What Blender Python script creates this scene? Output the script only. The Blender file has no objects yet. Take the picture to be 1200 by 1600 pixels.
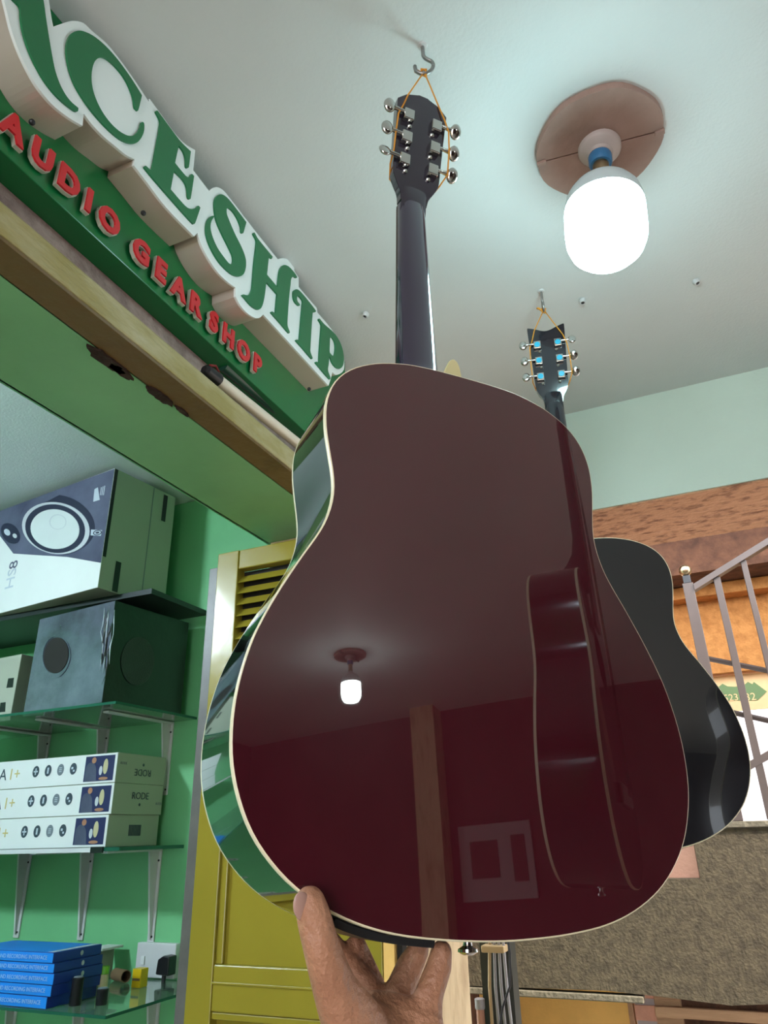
import bpy, bmesh, math, random
import numpy as np
from mathutils import Vector, Matrix
from mathutils.geometry import tessellate_polygon

random.seed(7)
S = bpy.context.scene
COL = S.collection

# ------------------------------------------------------------------ camera
ZC = 1.5                                   # camera height; H = ceiling above camera
FPX = 1120.0
YAW, PITCH, ROLL = [math.radians(a) for a in (23.3, 24.2, -1.55)]
_f = np.array([-math.sin(YAW)*math.cos(PITCH), math.cos(YAW)*math.cos(PITCH), math.sin(PITCH)])
_r0 = np.array([math.cos(YAW), math.sin(YAW), 0.0])
_u0 = np.cross(_r0, _f)
_r = math.cos(ROLL)*_r0 + math.sin(ROLL)*_u0
_u = -math.sin(ROLL)*_r0 + math.cos(ROLL)*_u0
cam = bpy.data.cameras.new('camera')
cam.sensor_fit = 'VERTICAL'
cam.sensor_height = 36.0
cam.lens = FPX/1600.0*36.0
cam.clip_start = 0.02
cam.clip_end = 200
camo = bpy.data.objects.new('camera', cam)
COL.objects.link(camo)
camo.matrix_world = Matrix(((_r[0], _u[0], -_f[0], 0), (_r[1], _u[1], -_f[1], 0), (_r[2], _u[2], -_f[2], ZC), (0, 0, 0, 1)))
S.camera = camo

# ------------------------------------------------------------------ world, sun, exposure
EXPOSURE = 1.4
BULB = 12.0
BULB_FAR = 20.0
BULB_SHOP = 185.0
SUN = 5.0
SKY = 3.2
w = bpy.data.worlds.new('sky')
S.world = w
w.use_nodes = True
bg = w.node_tree.nodes['Background']
bg.inputs[0].default_value = (0.86, 0.93, 1.0, 1)
bg.inputs[1].default_value = SKY
sl = bpy.data.lights.new('sun', 'SUN')
sl.energy = SUN
sl.angle = math.radians(1.5)
sl.color = (1.0, 0.9, 0.76)
so = bpy.data.objects.new('sun', sl)
COL.objects.link(so)
so.rotation_euler = Vector((-0.80, 0.25, -0.55)).to_track_quat('-Z', 'Y').to_euler()
S.view_settings.view_transform = 'Standard'
S.view_settings.look = 'None'
S.view_settings.gamma = 1.0
S.view_settings.use_curve_mapping = False
S.view_settings.exposure = EXPOSURE

# ------------------------------------------------------------------ pixel -> place helpers
H = 1.09                                   # ceiling above the camera


def ray(px, py):
    return (px-600)/FPX*_r - (py-800)/FPX*_u + _f


def at(px, py, x=None, y=None, z=None):
    """camera-relative plane x=, y= or z= hit by the ray through a pixel -> world Vector"""
    d = ray(px, py)
    t = x/d[0] if x is not None else (y/d[1] if y is not None else z/d[2])
    p = d*t
    return Vector((p[0], p[1], p[2]+ZC))


def atp(px, py, P0, Nn):
    d = Vector(ray(px, py))
    o = Vector((0, 0, ZC))
    t = (Vector(P0)-o).dot(Nn)/d.dot(Nn)
    return o+d*t


def atd(px, py, depth):
    d = ray(px, py)*depth
    return Vector((d[0], d[1], d[2]+ZC))


# ------------------------------------------------------------------ materials
MATS = {}


def mat(name, col, rough=0.5, coat_ior=1.5, metal=0.0, coat=0.0, spec=0.5, var=0.0, vscale=8.0, bump=0.0, bscale=60.0,
        col2=None, emit=None, estr=0.0, trans=0.0, ior=1.45, detail=6.0, stretch=None, alpha=1.0, thresh=None, coat_r=0.03):
    if name in MATS:
        return MATS[name]
    m = bpy.data.materials.new(name)
    m.use_nodes = True
    nt = m.node_tree
    b = nt.nodes['Principled BSDF']
    b.inputs['Base Color'].default_value = (*col, 1)
    b.inputs['Roughness'].default_value = rough
    b.inputs['Metallic'].default_value = metal
    b.inputs['Coat Weight'].default_value = coat
    b.inputs['Coat Roughness'].default_value = coat_r
    b.inputs['Specular IOR Level'].default_value = spec
    b.inputs['Coat IOR'].default_value = coat_ior
    b.inputs['IOR'].default_value = ior
    b.inputs['Transmission Weight'].default_value = trans
    b.inputs['Alpha'].default_value = alpha
    if emit:
        b.inputs['Emission Color'].default_value = (*emit, 1)
        b.inputs['Emission Strength'].default_value = estr
    tc = nt.nodes.new('ShaderNodeTexCoord')
    vec = tc.outputs['Object']
    if stretch:
        mp = nt.nodes.new('ShaderNodeMapping')
        mp.inputs['Scale'].default_value = stretch
        nt.links.new(vec, mp.inputs['Vector'])
        vec = mp.outputs['Vector']
    if var or col2:
        n = nt.nodes.new('ShaderNodeTexNoise')
        n.inputs['Scale'].default_value = vscale
        n.inputs['Detail'].default_value = detail
        n.inputs['Roughness'].default_value = 0.6
        nt.links.new(vec, n.inputs['Vector'])
        rp = nt.nodes.new('ShaderNodeValToRGB')
        lo, hi = thresh if thresh else (0.3, 0.72)
        rp.color_ramp.elements[0].position = lo
        rp.color_ramp.elements[1].position = hi
        c2 = col2 if col2 else tuple(c*(1-var) for c in col)
        rp.color_ramp.elements[0].color = (*c2, 1)
        rp.color_ramp.elements[1].color = (*(tuple(min(1, c*(1+var*0.6)) for c in col) if not col2 else col), 1)
        nt.links.new(n.outputs['Fac'], rp.inputs['Fac'])
        nt.links.new(rp.outputs['Color'], b.inputs['Base Color'])
    if bump:
        n2 = nt.nodes.new('ShaderNodeTexNoise')
        n2.inputs['Scale'].default_value = bscale
        n2.inputs['Detail'].default_value = 5
        nt.links.new(vec, n2.inputs['Vector'])
        bp = nt.nodes.new('ShaderNodeBump')
        bp.inputs['Strength'].default_value = bump
        bp.inputs['Distance'].default_value = 0.01
        nt.links.new(n2.outputs['Fac'], bp.inputs['Height'])
        nt.links.new(bp.outputs['Normal'], b.inputs['Normal'])
    MATS[name] = m
    return m


M_CEIL = mat('ceiling_plaster', (0.70, 0.745, 0.75), 0.7, var=0.07, vscale=1.4, bump=0.10, bscale=170)
M_WALLPINK = mat('bare_plaster', (0.40, 0.29, 0.26), 0.85, col2=(0.20, 0.13, 0.12), vscale=30, bump=0.5, bscale=90, thresh=(0.25, 0.6))
M_GREEN = mat('green_wall_paint', (0.19, 0.53, 0.25), 0.38, var=0.10, vscale=3, bump=0.06, bscale=40)
M_SOFFIT = mat('green_soffit_paint', (0.24, 0.52, 0.25), 0.45, var=0.14, vscale=4, bump=0.08, bscale=40)
M_CREAM = mat('cream_wall', (0.62, 0.47, 0.28), 0.8, col2=(0.36, 0.24, 0.13), vscale=14, bump=0.5, bscale=40, thresh=(0.25, 0.5), stretch=(1, 1, 0.35))
M_PALEGREEN = mat('pale_green_paint', (0.60, 0.72, 0.63), 0.4, var=0.06, vscale=2.5, bump=0.12, bscale=120)
M_BROWNPL = mat('brown_render', (0.62, 0.34, 0.20), 0.9, col2=(0.26, 0.12, 0.07), vscale=42, bump=1.0, bscale=60, thresh=(0.34, 0.50), stretch=(0.6, 1.0, 1))
M_FLOOR = mat('floor_screed', (0.38, 0.33, 0.29), 0.6, var=0.3, vscale=5, bump=0.2, bscale=30)
M_DARKWALL = mat('dim_brown_wall', (0.10, 0.05, 0.045), 0.7, var=0.3, vscale=3)
M_ORANGE = mat('orange_render', (0.60, 0.26, 0.075), 0.9, col2=(0.40, 0.155, 0.04), vscale=20, bump=0.8, bscale=50, thresh=(0.3, 0.6))
M_DKBROWN = mat('dark_brown_render', (0.17, 0.072, 0.038), 0.9, col2=(0.065, 0.027, 0.016), vscale=12, bump=1.0, bscale=30)
M_CONC = mat('rough_concrete', (0.078, 0.060, 0.036), 0.9, col2=(0.036, 0.027, 0.016), vscale=34, bump=0.4, bscale=90, thresh=(0.3, 0.62))
M_CONCEDGE = mat('concrete_edge', (0.14, 0.12, 0.085), 0.9, var=0.3, vscale=30, bump=0.6)
M_PINK = mat('pink_wall', (0.62, 0.33, 0.24), 0.85, var=0.15, vscale=6, bump=0.2)
M_YELLOWW = mat('yellow_wall', (0.88, 0.52, 0.15), 0.8, var=0.12, vscale=5, bump=0.2)
M_WHITEFAC = mat('pale_facade', (0.42, 0.39, 0.41), 0.9, var=0.35, vscale=0.9)
M_GROUND = mat('dusty_ground', (0.45, 0.36, 0.28), 0.95, var=0.25, vscale=3)
M_SIGNGREEN = mat('sign_green', (0.012, 0.165, 0.06), 0.28, var=0.05, vscale=2)
M_BOARDGREEN = mat('board_green', (0.008, 0.16, 0.045), 0.22, var=0.06, vscale=2)
M_SIGNWHITE = mat('sign_white_acrylic', (0.86, 0.90, 0.90), 0.25, var=0.02)
M_SIGNRET = mat('sign_return_shaded', (0.60, 0.52, 0.45), 0.28, metal=0.25, var=0.06, vscale=5)  # white sides, their warm shade put into this taupe colour
M_RED = mat('sign_red', (0.62, 0.022, 0.03), 0.3)
M_CHROME = mat('chrome_rim', (0.72, 0.70, 0.64), 0.3, metal=0.35)
M_TUNER = mat('tuner_chrome', (0.62, 0.62, 0.60), 0.10, metal=1.0)
M_SCREW_SHADE = mat('dark_screw_and_shade', (0.02, 0.02, 0.025), 0.4)
M_FRAMEY = mat('frame_olive_paint', (0.36, 0.29, 0.10), 0.5, col2=(0.55, 0.48, 0.30), vscale=9, bump=0.5, bscale=50, thresh=(0.35, 0.6), stretch=(1, 0.5, 1.5))
M_FRAMEB = mat('frame_brown_paint', (0.17, 0.10, 0.035), 0.5, col2=(0.07, 0.04, 0.02), vscale=6, bump=0.3, bscale=40, thresh=(0.25, 0.45))
M_RUST = mat('rust_scar', (0.045, 0.022, 0.015), 0.9, var=0.4, vscale=40, bump=1, bscale=60)
M_PVC = mat('pvc_white', (0.80, 0.70, 0.58), 0.3, var=0.08, vscale=6)
M_PVCDK = mat('conduit_dark_green', (0.015, 0.07, 0.045), 0.3)
M_BLACK = mat('black_plastic', (0.012, 0.012, 0.014), 0.3)
M_REDWIRE = mat('red_wire', (0.25, 0.02, 0.02), 0.4)
M_DOOR = mat('door_yellow_paint', (0.29, 0.225, 0.024), 0.22, var=0.10, vscale=4, bump=0.05, bscale=25)
M_DOORDK = mat('door_gap', (0.012, 0.010, 0.008), 0.8)
M_GALV = mat('grey_steel_strip', (0.12, 0.11, 0.10), 0.4, metal=0.0, var=0.2, vscale=20)
M_BULB = mat('bulb_glow', (1, 1, 1), 0.4, emit=(0.60, 0.97, 1.0), estr=BULB)
M_BULBFAR = mat('far_bulb_glow', (1, 1, 1), 0.4, emit=(0.90, 1.0, 0.97), estr=BULB_FAR)
M_BULBSHOP = mat('shop_bulb_glow', (1, 1, 1), 0.4, emit=(0.72, 0.88, 1.0), estr=BULB_SHOP)
M_BULBHOUSE = mat('bulb_housing', (0.55, 0.60, 0.62), 0.4)
M_PLATE = mat('brown_wood_disc', (0.40, 0.26, 0.22), 0.6, col2=(0.28, 0.17, 0.14), vscale=7, bump=0.15)
M_HOLDER = mat('lamp_holder_white', (0.50, 0.42, 0.40), 0.4)
M_BLUERING = mat('blue_ring', (0.04, 0.17, 0.36), 0.4)
M_BRASS = mat('brass_cap', (0.45, 0.35, 0.22), 0.3, metal=1.0)
M_HOOK = mat('hook_steel', (0.32, 0.31, 0.30), 0.35, metal=0.9, bump=0.2, bscale=300)
M_CORD = mat('orange_cord', (0.72, 0.30, 0.03), 0.6)
M_MAROON = mat('maroon_lacquer', (0.074, 0.0045, 0.012), 0.3, spec=0.15, coat=1.0, coat_ior=1.95, col2=(0.032, 0.0025, 0.006), vscale=2.2, coat_r=0.015, stretch=(1, 1, 0.5))
M_SIDE1 = mat('dark_side_lacquer', (0.014, 0.010, 0.012), 0.06, coat=1.0, coat_r=0.01, spec=0.9)
M_NECK1 = mat('dark_neck_lacquer', (0.024, 0.016, 0.044), 0.12, coat=1.0, coat_ior=1.6, coat_r=0.02)
M_HEAD1 = mat('headstock_lacquer', (0.018, 0.012, 0.028), 0.16, coat=1.0, coat_ior=1.5, coat_r=0.03)
M_BLACKLAC = mat('black_lacquer', (0.006, 0.006, 0.008), 0.15, coat=1.0, coat_r=0.015)
M_BLACKNECK = mat('black_neck_lacquer', (0.008, 0.010, 0.016), 0.15, coat=1.0, coat_r=0.02)
M_BINDING = mat('cream_binding', (0.80, 0.72, 0.50), 0.3)
M_SPRUCE = mat('spruce_top', (0.55, 0.33, 0.14), 0.3, coat=0.6, var=0.12, vscale=10, stretch=(12, 1, 0.6))
M_ROSEW = mat('rosewood', (0.05, 0.025, 0.018), 0.5)
M_FILM = mat('blue_film', (0.03, 0.40, 0.62), 0.25)
M_PICK = mat('cream_pick', (0.62, 0.55, 0.28), 0.35)
M_SKIN = mat('skin', (0.50, 0.24, 0.14), 0.42, col2=(0.36, 0.155, 0.085), vscale=22, bump=0.35, bscale=220, thresh=(0.3, 0.65))
M_NAIL = mat('nail', (0.45, 0.26, 0.21), 0.25)
M_GLASS = mat('shelf_glass', (0.62, 0.80, 0.70), 0.03, trans=0.92, ior=1.5)
M_GLASSEDGE = mat('glass_edge', (0.015, 0.10, 0.06), 0.15)
M_SHELFDK = mat('dark_shelf', (0.022, 0.030, 0.030), 0.4)
M_BRACKET = mat('white_bracket', (0.62, 0.62, 0.62), 0.35, var=0.05)
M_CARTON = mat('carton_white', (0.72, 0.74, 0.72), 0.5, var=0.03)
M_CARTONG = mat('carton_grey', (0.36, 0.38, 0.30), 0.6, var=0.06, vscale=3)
M_PRINTDK = mat('print_dark_blue', (0.05, 0.055, 0.10), 0.4, col2=(0.12, 0.13, 0.20), vscale=5)
M_PRINTBLK = mat('print_black', (0.018, 0.022, 0.05), 0.35)
M_PRINTGREY = mat('print_grey', (0.52, 0.54, 0.57), 0.35)
M_PRINTCONE = mat('print_cone', (0.62, 0.66, 0.65), 0.35, var=0.05, vscale=8)
M_PRINT_GLINT = mat('pale_print_and_glint', (0.50, 0.55, 0.62), 0.35)
M_GOLD = mat('print_gold', (0.58, 0.46, 0.17), 0.4)
M_INK = mat('print_ink', (0.04, 0.06, 0.08), 0.5)
M_INKGREY = mat('print_ink_grey', (0.16, 0.19, 0.22), 0.5)
M_NAVY = mat('print_navy', (0.02, 0.022, 0.09), 0.4)
M_SKINP = mat('print_tan', (0.40, 0.19, 0.11), 0.4)
M_WRAP = mat('plastic_wrapped_sheen', (0.15, 0.17, 0.23), 0.12, col2=(0.035, 0.04, 0.06), vscale=5, coat=1.0, bump=0.5, bscale=16, coat_r=0.05)  # black wrap; gloss sheen put into the lighter blue-grey colour
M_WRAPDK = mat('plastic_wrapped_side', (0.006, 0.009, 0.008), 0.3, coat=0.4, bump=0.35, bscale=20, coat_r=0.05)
M_GRILLE = mat('grille_grey', (0.03, 0.04, 0.036), 0.5, bump=0.4, bscale=300)
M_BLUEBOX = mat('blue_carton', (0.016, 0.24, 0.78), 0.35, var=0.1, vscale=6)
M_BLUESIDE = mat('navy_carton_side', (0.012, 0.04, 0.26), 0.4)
M_BLUETEXT = mat('pale_blue_ink', (0.35, 0.55, 0.85), 0.4)
M_CARDB = mat('cardboard', (0.20, 0.12, 0.06), 0.8, var=0.2, vscale=10)
M_YBOX = mat('yellow_box', (0.68, 0.45, 0.01), 0.35, var=0.1, vscale=30)
M_GRNCAP = mat('green_cap', (0.16, 0.45, 0.03), 0.4)
M_TAPE = mat('beige_roll', (0.52, 0.46, 0.26), 0.5)
M_RAIL = mat('grey_rail_paint', (0.070, 0.050, 0.044), 0.4, var=0.1, vscale=10)
M_WOOD = mat('weathered_wood', (0.50, 0.30, 0.17), 0.8, col2=(0.33, 0.18, 0.10), vscale=8, stretch=(0.4, 4, 4), bump=0.3)
M_BRICK = mat('pink_brick', (0.62, 0.34, 0.25), 0.9, var=0.15, vscale=12, bump=0.3)
M_CABLEG = mat('grey_cable', (0.32, 0.30, 0.30), 0.5)
M_CABLEB = mat('black_cable', (0.01, 0.01, 0.012), 0.5)
M_CABLEY = mat('beige_cable', (0.50, 0.35, 0.18), 0.5)
M_PIPE = mat('brown_pipe', (0.42, 0.20, 0.13), 0.4)
M_POST = mat('dark_green_post', (0.028, 0.030, 0.022), 0.5, var=0.3, vscale=10)
M_SIGNOR = mat('street_sign_cream', (0.92, 0.60, 0.30), 0.6, var=0.08, vscale=10)
M_SIGNGR = mat('street_sign_green', (0.16, 0.25, 0.10), 0.6)
M_PAPER = mat('paper_white', (0.36, 0.34, 0.36), 0.6)


# ------------------------------------------------------------------ mesh helpers
class MB:
    def __init__(s):
        s.v = []
        s.f = []

    def add(s, vs, fs):
        k = len(s.v)
        s.v += [tuple(p) for p in vs]
        s.f += [tuple(i+k for i in q) for q in fs]
        return s

    def box(s, x0, x1, y0, y1, z0, z1):
        return s.hexa([(x0, y0, z0), (x1, y0, z0), (x1, y1, z0), (x0, y1, z0)], [(x0, y0, z1), (x1, y0, z1), (x1, y1, z1), (x0, y1, z1)])

    def hexa(s, b, t):
        return s.add(list(b)+list(t), [(3, 2, 1, 0), (4, 5, 6, 7), (0, 1, 5, 4), (1, 2, 6, 5), (2, 3, 7, 6), (3, 0, 4, 7)])

    def tube(s, pts, r, n=10, closed=False, caps=True):
        pts = [Vector(p) for p in pts]
        m = len(pts)
        rs = r if isinstance(r, (list, tuple)) else [r]*m
        up = None
        vs = []
        for i, p in enumerate(pts):
            if closed:
                t = pts[(i+1) % m]-pts[i-1]
            else:
                t = pts[min(i+1, m-1)]-pts[max(i-1, 0)]
            t.normalize()
            if up is None:
                up = t.orthogonal().normalized()
            else:
                up = (up-t*up.dot(t)).normalized()
            sd = t.cross(up)
            for k in range(n):
                a = 2*math.pi*k/n
                vs.append(p+(up*math.cos(a)+sd*math.sin(a))*rs[i])
        fs = []
        for i in range(m if closed else m-1):
            j = (i+1) % m
            for k in range(n):
                fs.append((i*n+k, i*n+(k+1) % n, j*n+(k+1) % n, j*n+k))
        if caps and not closed:
            fs.append(tuple(range(n-1, -1, -1)))
            fs.append(tuple((m-1)*n+k for k in range(n)))
        return s.add(vs, fs)

    def lathe(s, prof, org, axis=(0, 0, 1), n=32):
        """prof: (radius, height along axis)"""
        ax = Vector(axis).normalized()
        a1 = ax.orthogonal().normalized()
        a2 = ax.cross(a1)
        o = Vector(org)
        vs = []
        for r, h in prof:
            for k in range(n):
                a = 2*math.pi*k/n
                vs.append(o+ax*h+(a1*math.cos(a)+a2*math.sin(a))*max(r, 1e-5))
        fs = []
        for i in range(len(prof)-1):
            for k in range(n):
                fs.append((i*n+k, i*n+(k+1) % n, (i+1)*n+(k+1) % n, (i+1)*n+k))
        fs.append(tuple(range(n-1, -1, -1)))
        fs.append(tuple((len(prof)-1)*n+k for k in range(n)))
        return s.add(vs, fs)

    def prism(s, poly, vec, holes=()):
        """planar polygon (3-D points) extruded along vec, with holes"""
        vec = Vector(vec)
        loops = [[Vector(p) for p in poly]]+[[Vector(p) for p in h] for h in holes]
        flat = [p for l in loops for p in l]
        tri = tessellate_polygon(loops)
        k = len(flat)
        nrm = None
        fs = []
        for a, b, c in tri:
            nn = (flat[b]-flat[a]).cross(flat[c]-flat[a])
            if nn.dot(vec) > 0:
                fs += [(c, b, a), (a+k, b+k, c+k)]
            else:
                fs += [(a, b, c), (c+k, b+k, a+k)]
        base = 0
        for l in loops:
            m = len(l)
            for i in range(m):
                j = (i+1) % m
                fs.append((base+i, base+j, base+j+k, base+i+k))
            base += m
        return s.add(flat+[p+vec for p in flat], fs)

    def loft(s, loops, closed=True, cap0=False, cap1=False):
        n = len(loops[0])
        vs = [p for l in loops for p in l]
        fs = []
        for i in range(len(loops)-1):
            for k in range(n if closed else n-1):
                fs.append((i*n+k, i*n+(k+1) % n, (i+1)*n+(k+1) % n, (i+1)*n+k))
        if cap0:
            fs.append(tuple(range(n-1, -1, -1)))
        if cap1:
            fs.append(tuple((len(loops)-1)*n+k for k in range(n)))
        return s.add(vs, fs)

    def sphere(s, c, rad, n=16, m=10, M=None):
        rx, ry, rz = rad if isinstance(rad, (tuple, list)) else (rad,)*3
        c = Vector(c)
        vs, fs = [], []
        for i in range(m+1):
            th = math.pi*i/m
            for k in range(n):
                a = 2*math.pi*k/n
                p = Vector((rx*math.sin(th)*math.cos(a), ry*math.sin(th)*math.sin(a), rz*math.cos(th)))
                if M is not None:
                    p = M @ p
                vs.append(c+p)
        for i in range(m):
            for k in range(n):
                fs.append((i*n+k, (i+1)*n+k, (i+1)*n+(k+1) % n, i*n+(k+1) % n))
        return s.add(vs, fs)

    def build(s, name, m, parent=None, smooth=False, bevel=0.0, loc=None):
        me = bpy.data.meshes.new(name)
        off = Vector((0, 0, 0))
        if parent is not None and not parent.get('_local'):
            off = parent.matrix_world.translation if parent.type == 'EMPTY' else Vector(parent.get('_org', (0, 0, 0)))
        if loc is not None:
            off = Vector(loc)
        me.from_pydata([tuple(Vector(p)-off) for p in s.v], [], s.f)
        bm = bmesh.new()
        bm.from_mesh(me)
        bmesh.ops.remove_doubles(bm, verts=bm.verts, dist=1e-6)
        bmesh.ops.recalc_face_normals(bm, faces=bm.faces)
        bm.to_mesh(me)
        bm.free()
        me.materials.append(m)
        o = bpy.data.objects.new(name, me)
        COL.objects.link(o)
        if parent is not None:
            o.parent = parent
            if parent.type != 'EMPTY':
                o['_org'] = tuple(off)
        else:
            if loc is not None:
                o.location = off
            o['_org'] = tuple(off)
        if parent is not None and parent.get('_local'):
            o['_local'] = 1
        if parent is not None and parent.type == 'EMPTY' and not parent.get('_local'):
            o['_org'] = tuple(off)
        if smooth:
            me.shade_smooth()
            if smooth != 'full':
                me.set_sharp_from_angle(angle=math.radians(40))
        if bevel:
            bv = o.modifiers.new('bevel', 'BEVEL')
            bv.width = bevel
            bv.segments = 2
            bv.limit_method = 'ANGLE'
        return o


def thing(name, label, cat, loc=(0, 0, 0), group=None, M=None):
    o = bpy.data.objects.new(name, None)
    o.empty_display_size = 0.05
    COL.objects.link(o)
    if M is not None:
        o.matrix_world = M
        o['_local'] = 1
    else:
        o.location = loc
        o.matrix_world = Matrix.Translation(Vector(loc))
    tag(o, label, cat, group)
    return o


def tag(o, label, cat, group=None):
    o['label'] = label
    o['category'] = cat
    if group:
        o['group'] = group
    return o


def struct(o, label=None):
    o['kind'] = 'structure'
    if label:
        o['label'] = label
    return o


def smooth_loop(pts, per=5, closed=True):
    """Catmull-Rom through points; a third item marks a corner"""
    P = [Vector((p[0], p[1])) for p in pts]
    cor = [len(p) > 2 for p in pts]
    n = len(P)
    out = []
    for i in range(n if closed else n-1):
        a, b = P[i], P[(i+1) % n]
        p0 = P[i-1] if not cor[i] and (closed or i > 0) else a-(b-a)
        nx = (i+2) % n
        p3 = P[nx] if not cor[(i+1) % n] and (closed or i+2 < n) else b+(b-a)
        m1 = (b-p0)*0.5
        m2 = (p3-a)*0.5
        L = (b-a).length
        for mm in (m1, m2):
            if mm.length > L*1.2:
                mm *= L*1.2/mm.length
        k = per if L > 1e-9 else 1
        for q in range(k):
            t = q/k
            h1 = 2*t**3-3*t*t+1
            h2 = t**3-2*t*t+t
            h3 = -2*t**3+3*t*t
            h4 = t**3-t*t
            out.append(a*h1+m1*h2+b*h3+m2*h4)
    if not closed:
        out.append(P[-1])
    return out


def text_part(name, s, size, m, parent, org, ux, uy, depth=0.0005, align='CENTER', offset=0.0, xs=1.0):
    cu = bpy.data.curves.new('txt', 'FONT')
    cu.body = s
    cu.size = size
    cu.align_x = align
    cu.align_y = 'CENTER'
    cu.extrude = depth/2
    cu.offset = offset
    cu.resolution_u = 3
    t = bpy.data.objects.new('txt', cu)
    me0 = bpy.data.meshes.new_from_object(t)
    ux, uy = Vector(ux).normalized(), Vector(uy).normalized()
    uz = ux.cross(uy)
    o = Vector(org)
    mb = MB()
    vs = [o+ux*(v.co.x*xs)+uy*v.co.y+uz*(v.co.z+depth/2) for v in me0.vertices]
    mb.add(vs, [tuple(p.vertices) for p in me0.polygons])
    bpy.data.objects.remove(t)
    bpy.data.curves.remove(cu)
    bpy.data.meshes.remove(me0)
    return mb.build(name, m, parent)


def Z(z):
    return z+ZC


# ================================================================== ROOM SHELL
XW0, XW1 = -0.712, -0.895                 # sign wall outer / inner face
YF0, YF1 = 1.846, 2.185                   # far beam near / far face
ZL = 0.65                                 # lintel soffit above camera
ZB = 0.778                                # beam soffit
struct(MB().box(-3.6, 4.3, -2.9, 9.5, -0.1, 0.0).build('floor', M_FLOOR))
struct(MB().box(-3.6, 4.3, -2.9, YF1, Z(H), Z(H)+0.15).build('ceiling', M_CEIL))
wl = MB()
wl.box(XW1, XW0, -2.8, -0.35, 0, Z(H))
wl.box(XW1, XW0, -0.35, 1.37, Z(ZL)+0.004, Z(H))
struct(wl.build('wall_left', M_WALLPINK))
struct(MB().box(XW1+0.004, XW0, 1.37, 2.14, 0, Z(H)).build('wall_left_pier', M_CREAM))
# painted soffit and inner face of the lintel
struct(MB().box(XW1-0.004, -0.706, -0.35, 1.37, Z(ZL), Z(ZL)+0.004).add([], []).build('trim_1', M_SOFFIT))
sf = MB().box(XW1-0.008, XW1, -0.35, 1.84, Z(ZL), Z(H))
struct(sf.build('trim_2', M_GREEN))
struct(MB().box(-3.5, XW1-0.0001, 1.835, 2.0, 0, Z(H)).build('wall_shelf', M_GREEN))
struct(MB().box(-3.6, -3.5, -2.8, 1.835, 0, Z(H)).build('wall_shop_side', M_GREEN))
struct(MB().box(-3.6, -0.712, -2.9, -2.8, 0, Z(H)).build('wall_back', M_GREEN))
struct(MB().box(1.1, 4.2, -2.9, -2.8, 0, Z(H)).build('wall_back_block', M_DARKWALL))  # unseen wall added to keep the bright opening out of the reflections
struct(MB().box(4.1, 4.2, -2.8, YF0, 0, Z(H)).build('wall_right', M_DARKWALL))
# far beam: pale green face, brown rendered soffit
bm_ = struct(MB().box(XW1+0.004, 4.2, YF0, YF1, Z(ZB), Z(H)).build('wall_far', M_BROWNPL))
struct(MB().box(XW0, 4.1, YF0-0.006, YF0, Z(ZB)+0.004, Z(H)).build('trim_3', M_PALEGREEN))
# a far pier on the right side of the far opening, out of frame
struct(MB().box(1.6, 4.2, YF0, YF1, 0, Z(ZB)).build('wall_far_right', M_PALEGREEN))

# door frame head under the sign
fr = struct(MB().box(-0.712, -0.655, -0.35, 1.37, Z(0.655), Z(0.700)).build('trim_4', M_FRAMEY, bevel=0.004))
struct(MB().box(-0.708, -0.657, -0.35, 1.37, Z(0.650), Z(0.6549)).build('trim_5', M_FRAMEB))
# rust scars on the underside of the frame head
for i, (px, py, L, wd) in enumerate([(168, 562, 0.040, 0.012), (190, 578, 0.025, 0.009), (250, 617, 0.030, 0.009), (284, 640, 0.018, 0.004)]):
    c = at(px, py, z=0.65)
    ring = []
    for k in range(22):
        a = 2*math.pi*k/22
        rr = 0.75+0.35*random.random()
        ring.append((max(-0.735, min(-0.66, c.x+wd*rr*math.cos(a))), c.y+L*rr*math.sin(a), Z(0.6495)))
    s_ = MB().prism(ring, (0, 0, -0.004)).build('rust_scar', M_RUST, fr)

# ================================================================== SHOP SIGN
XS0, XS1 = -0.67, -0.62                   # board face, letter face
sign = thing('shop_sign', 'green shop sign with raised white-backed letters and red lettering above the doorway', 'sign', (XS0, 0.8, Z(0.784)))
MB().box(XW0, XS0, -0.3, 1.335, Z(0.784), Z(H)-0.002).build('backboard', M_BOARDGREEN, sign, bevel=0.0015)


def zt(pts, ox, oy, sc):
    return [((p[0]/sc+ox), (p[1]/sc+oy))+tuple(p[2:]) for p in pts]


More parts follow.
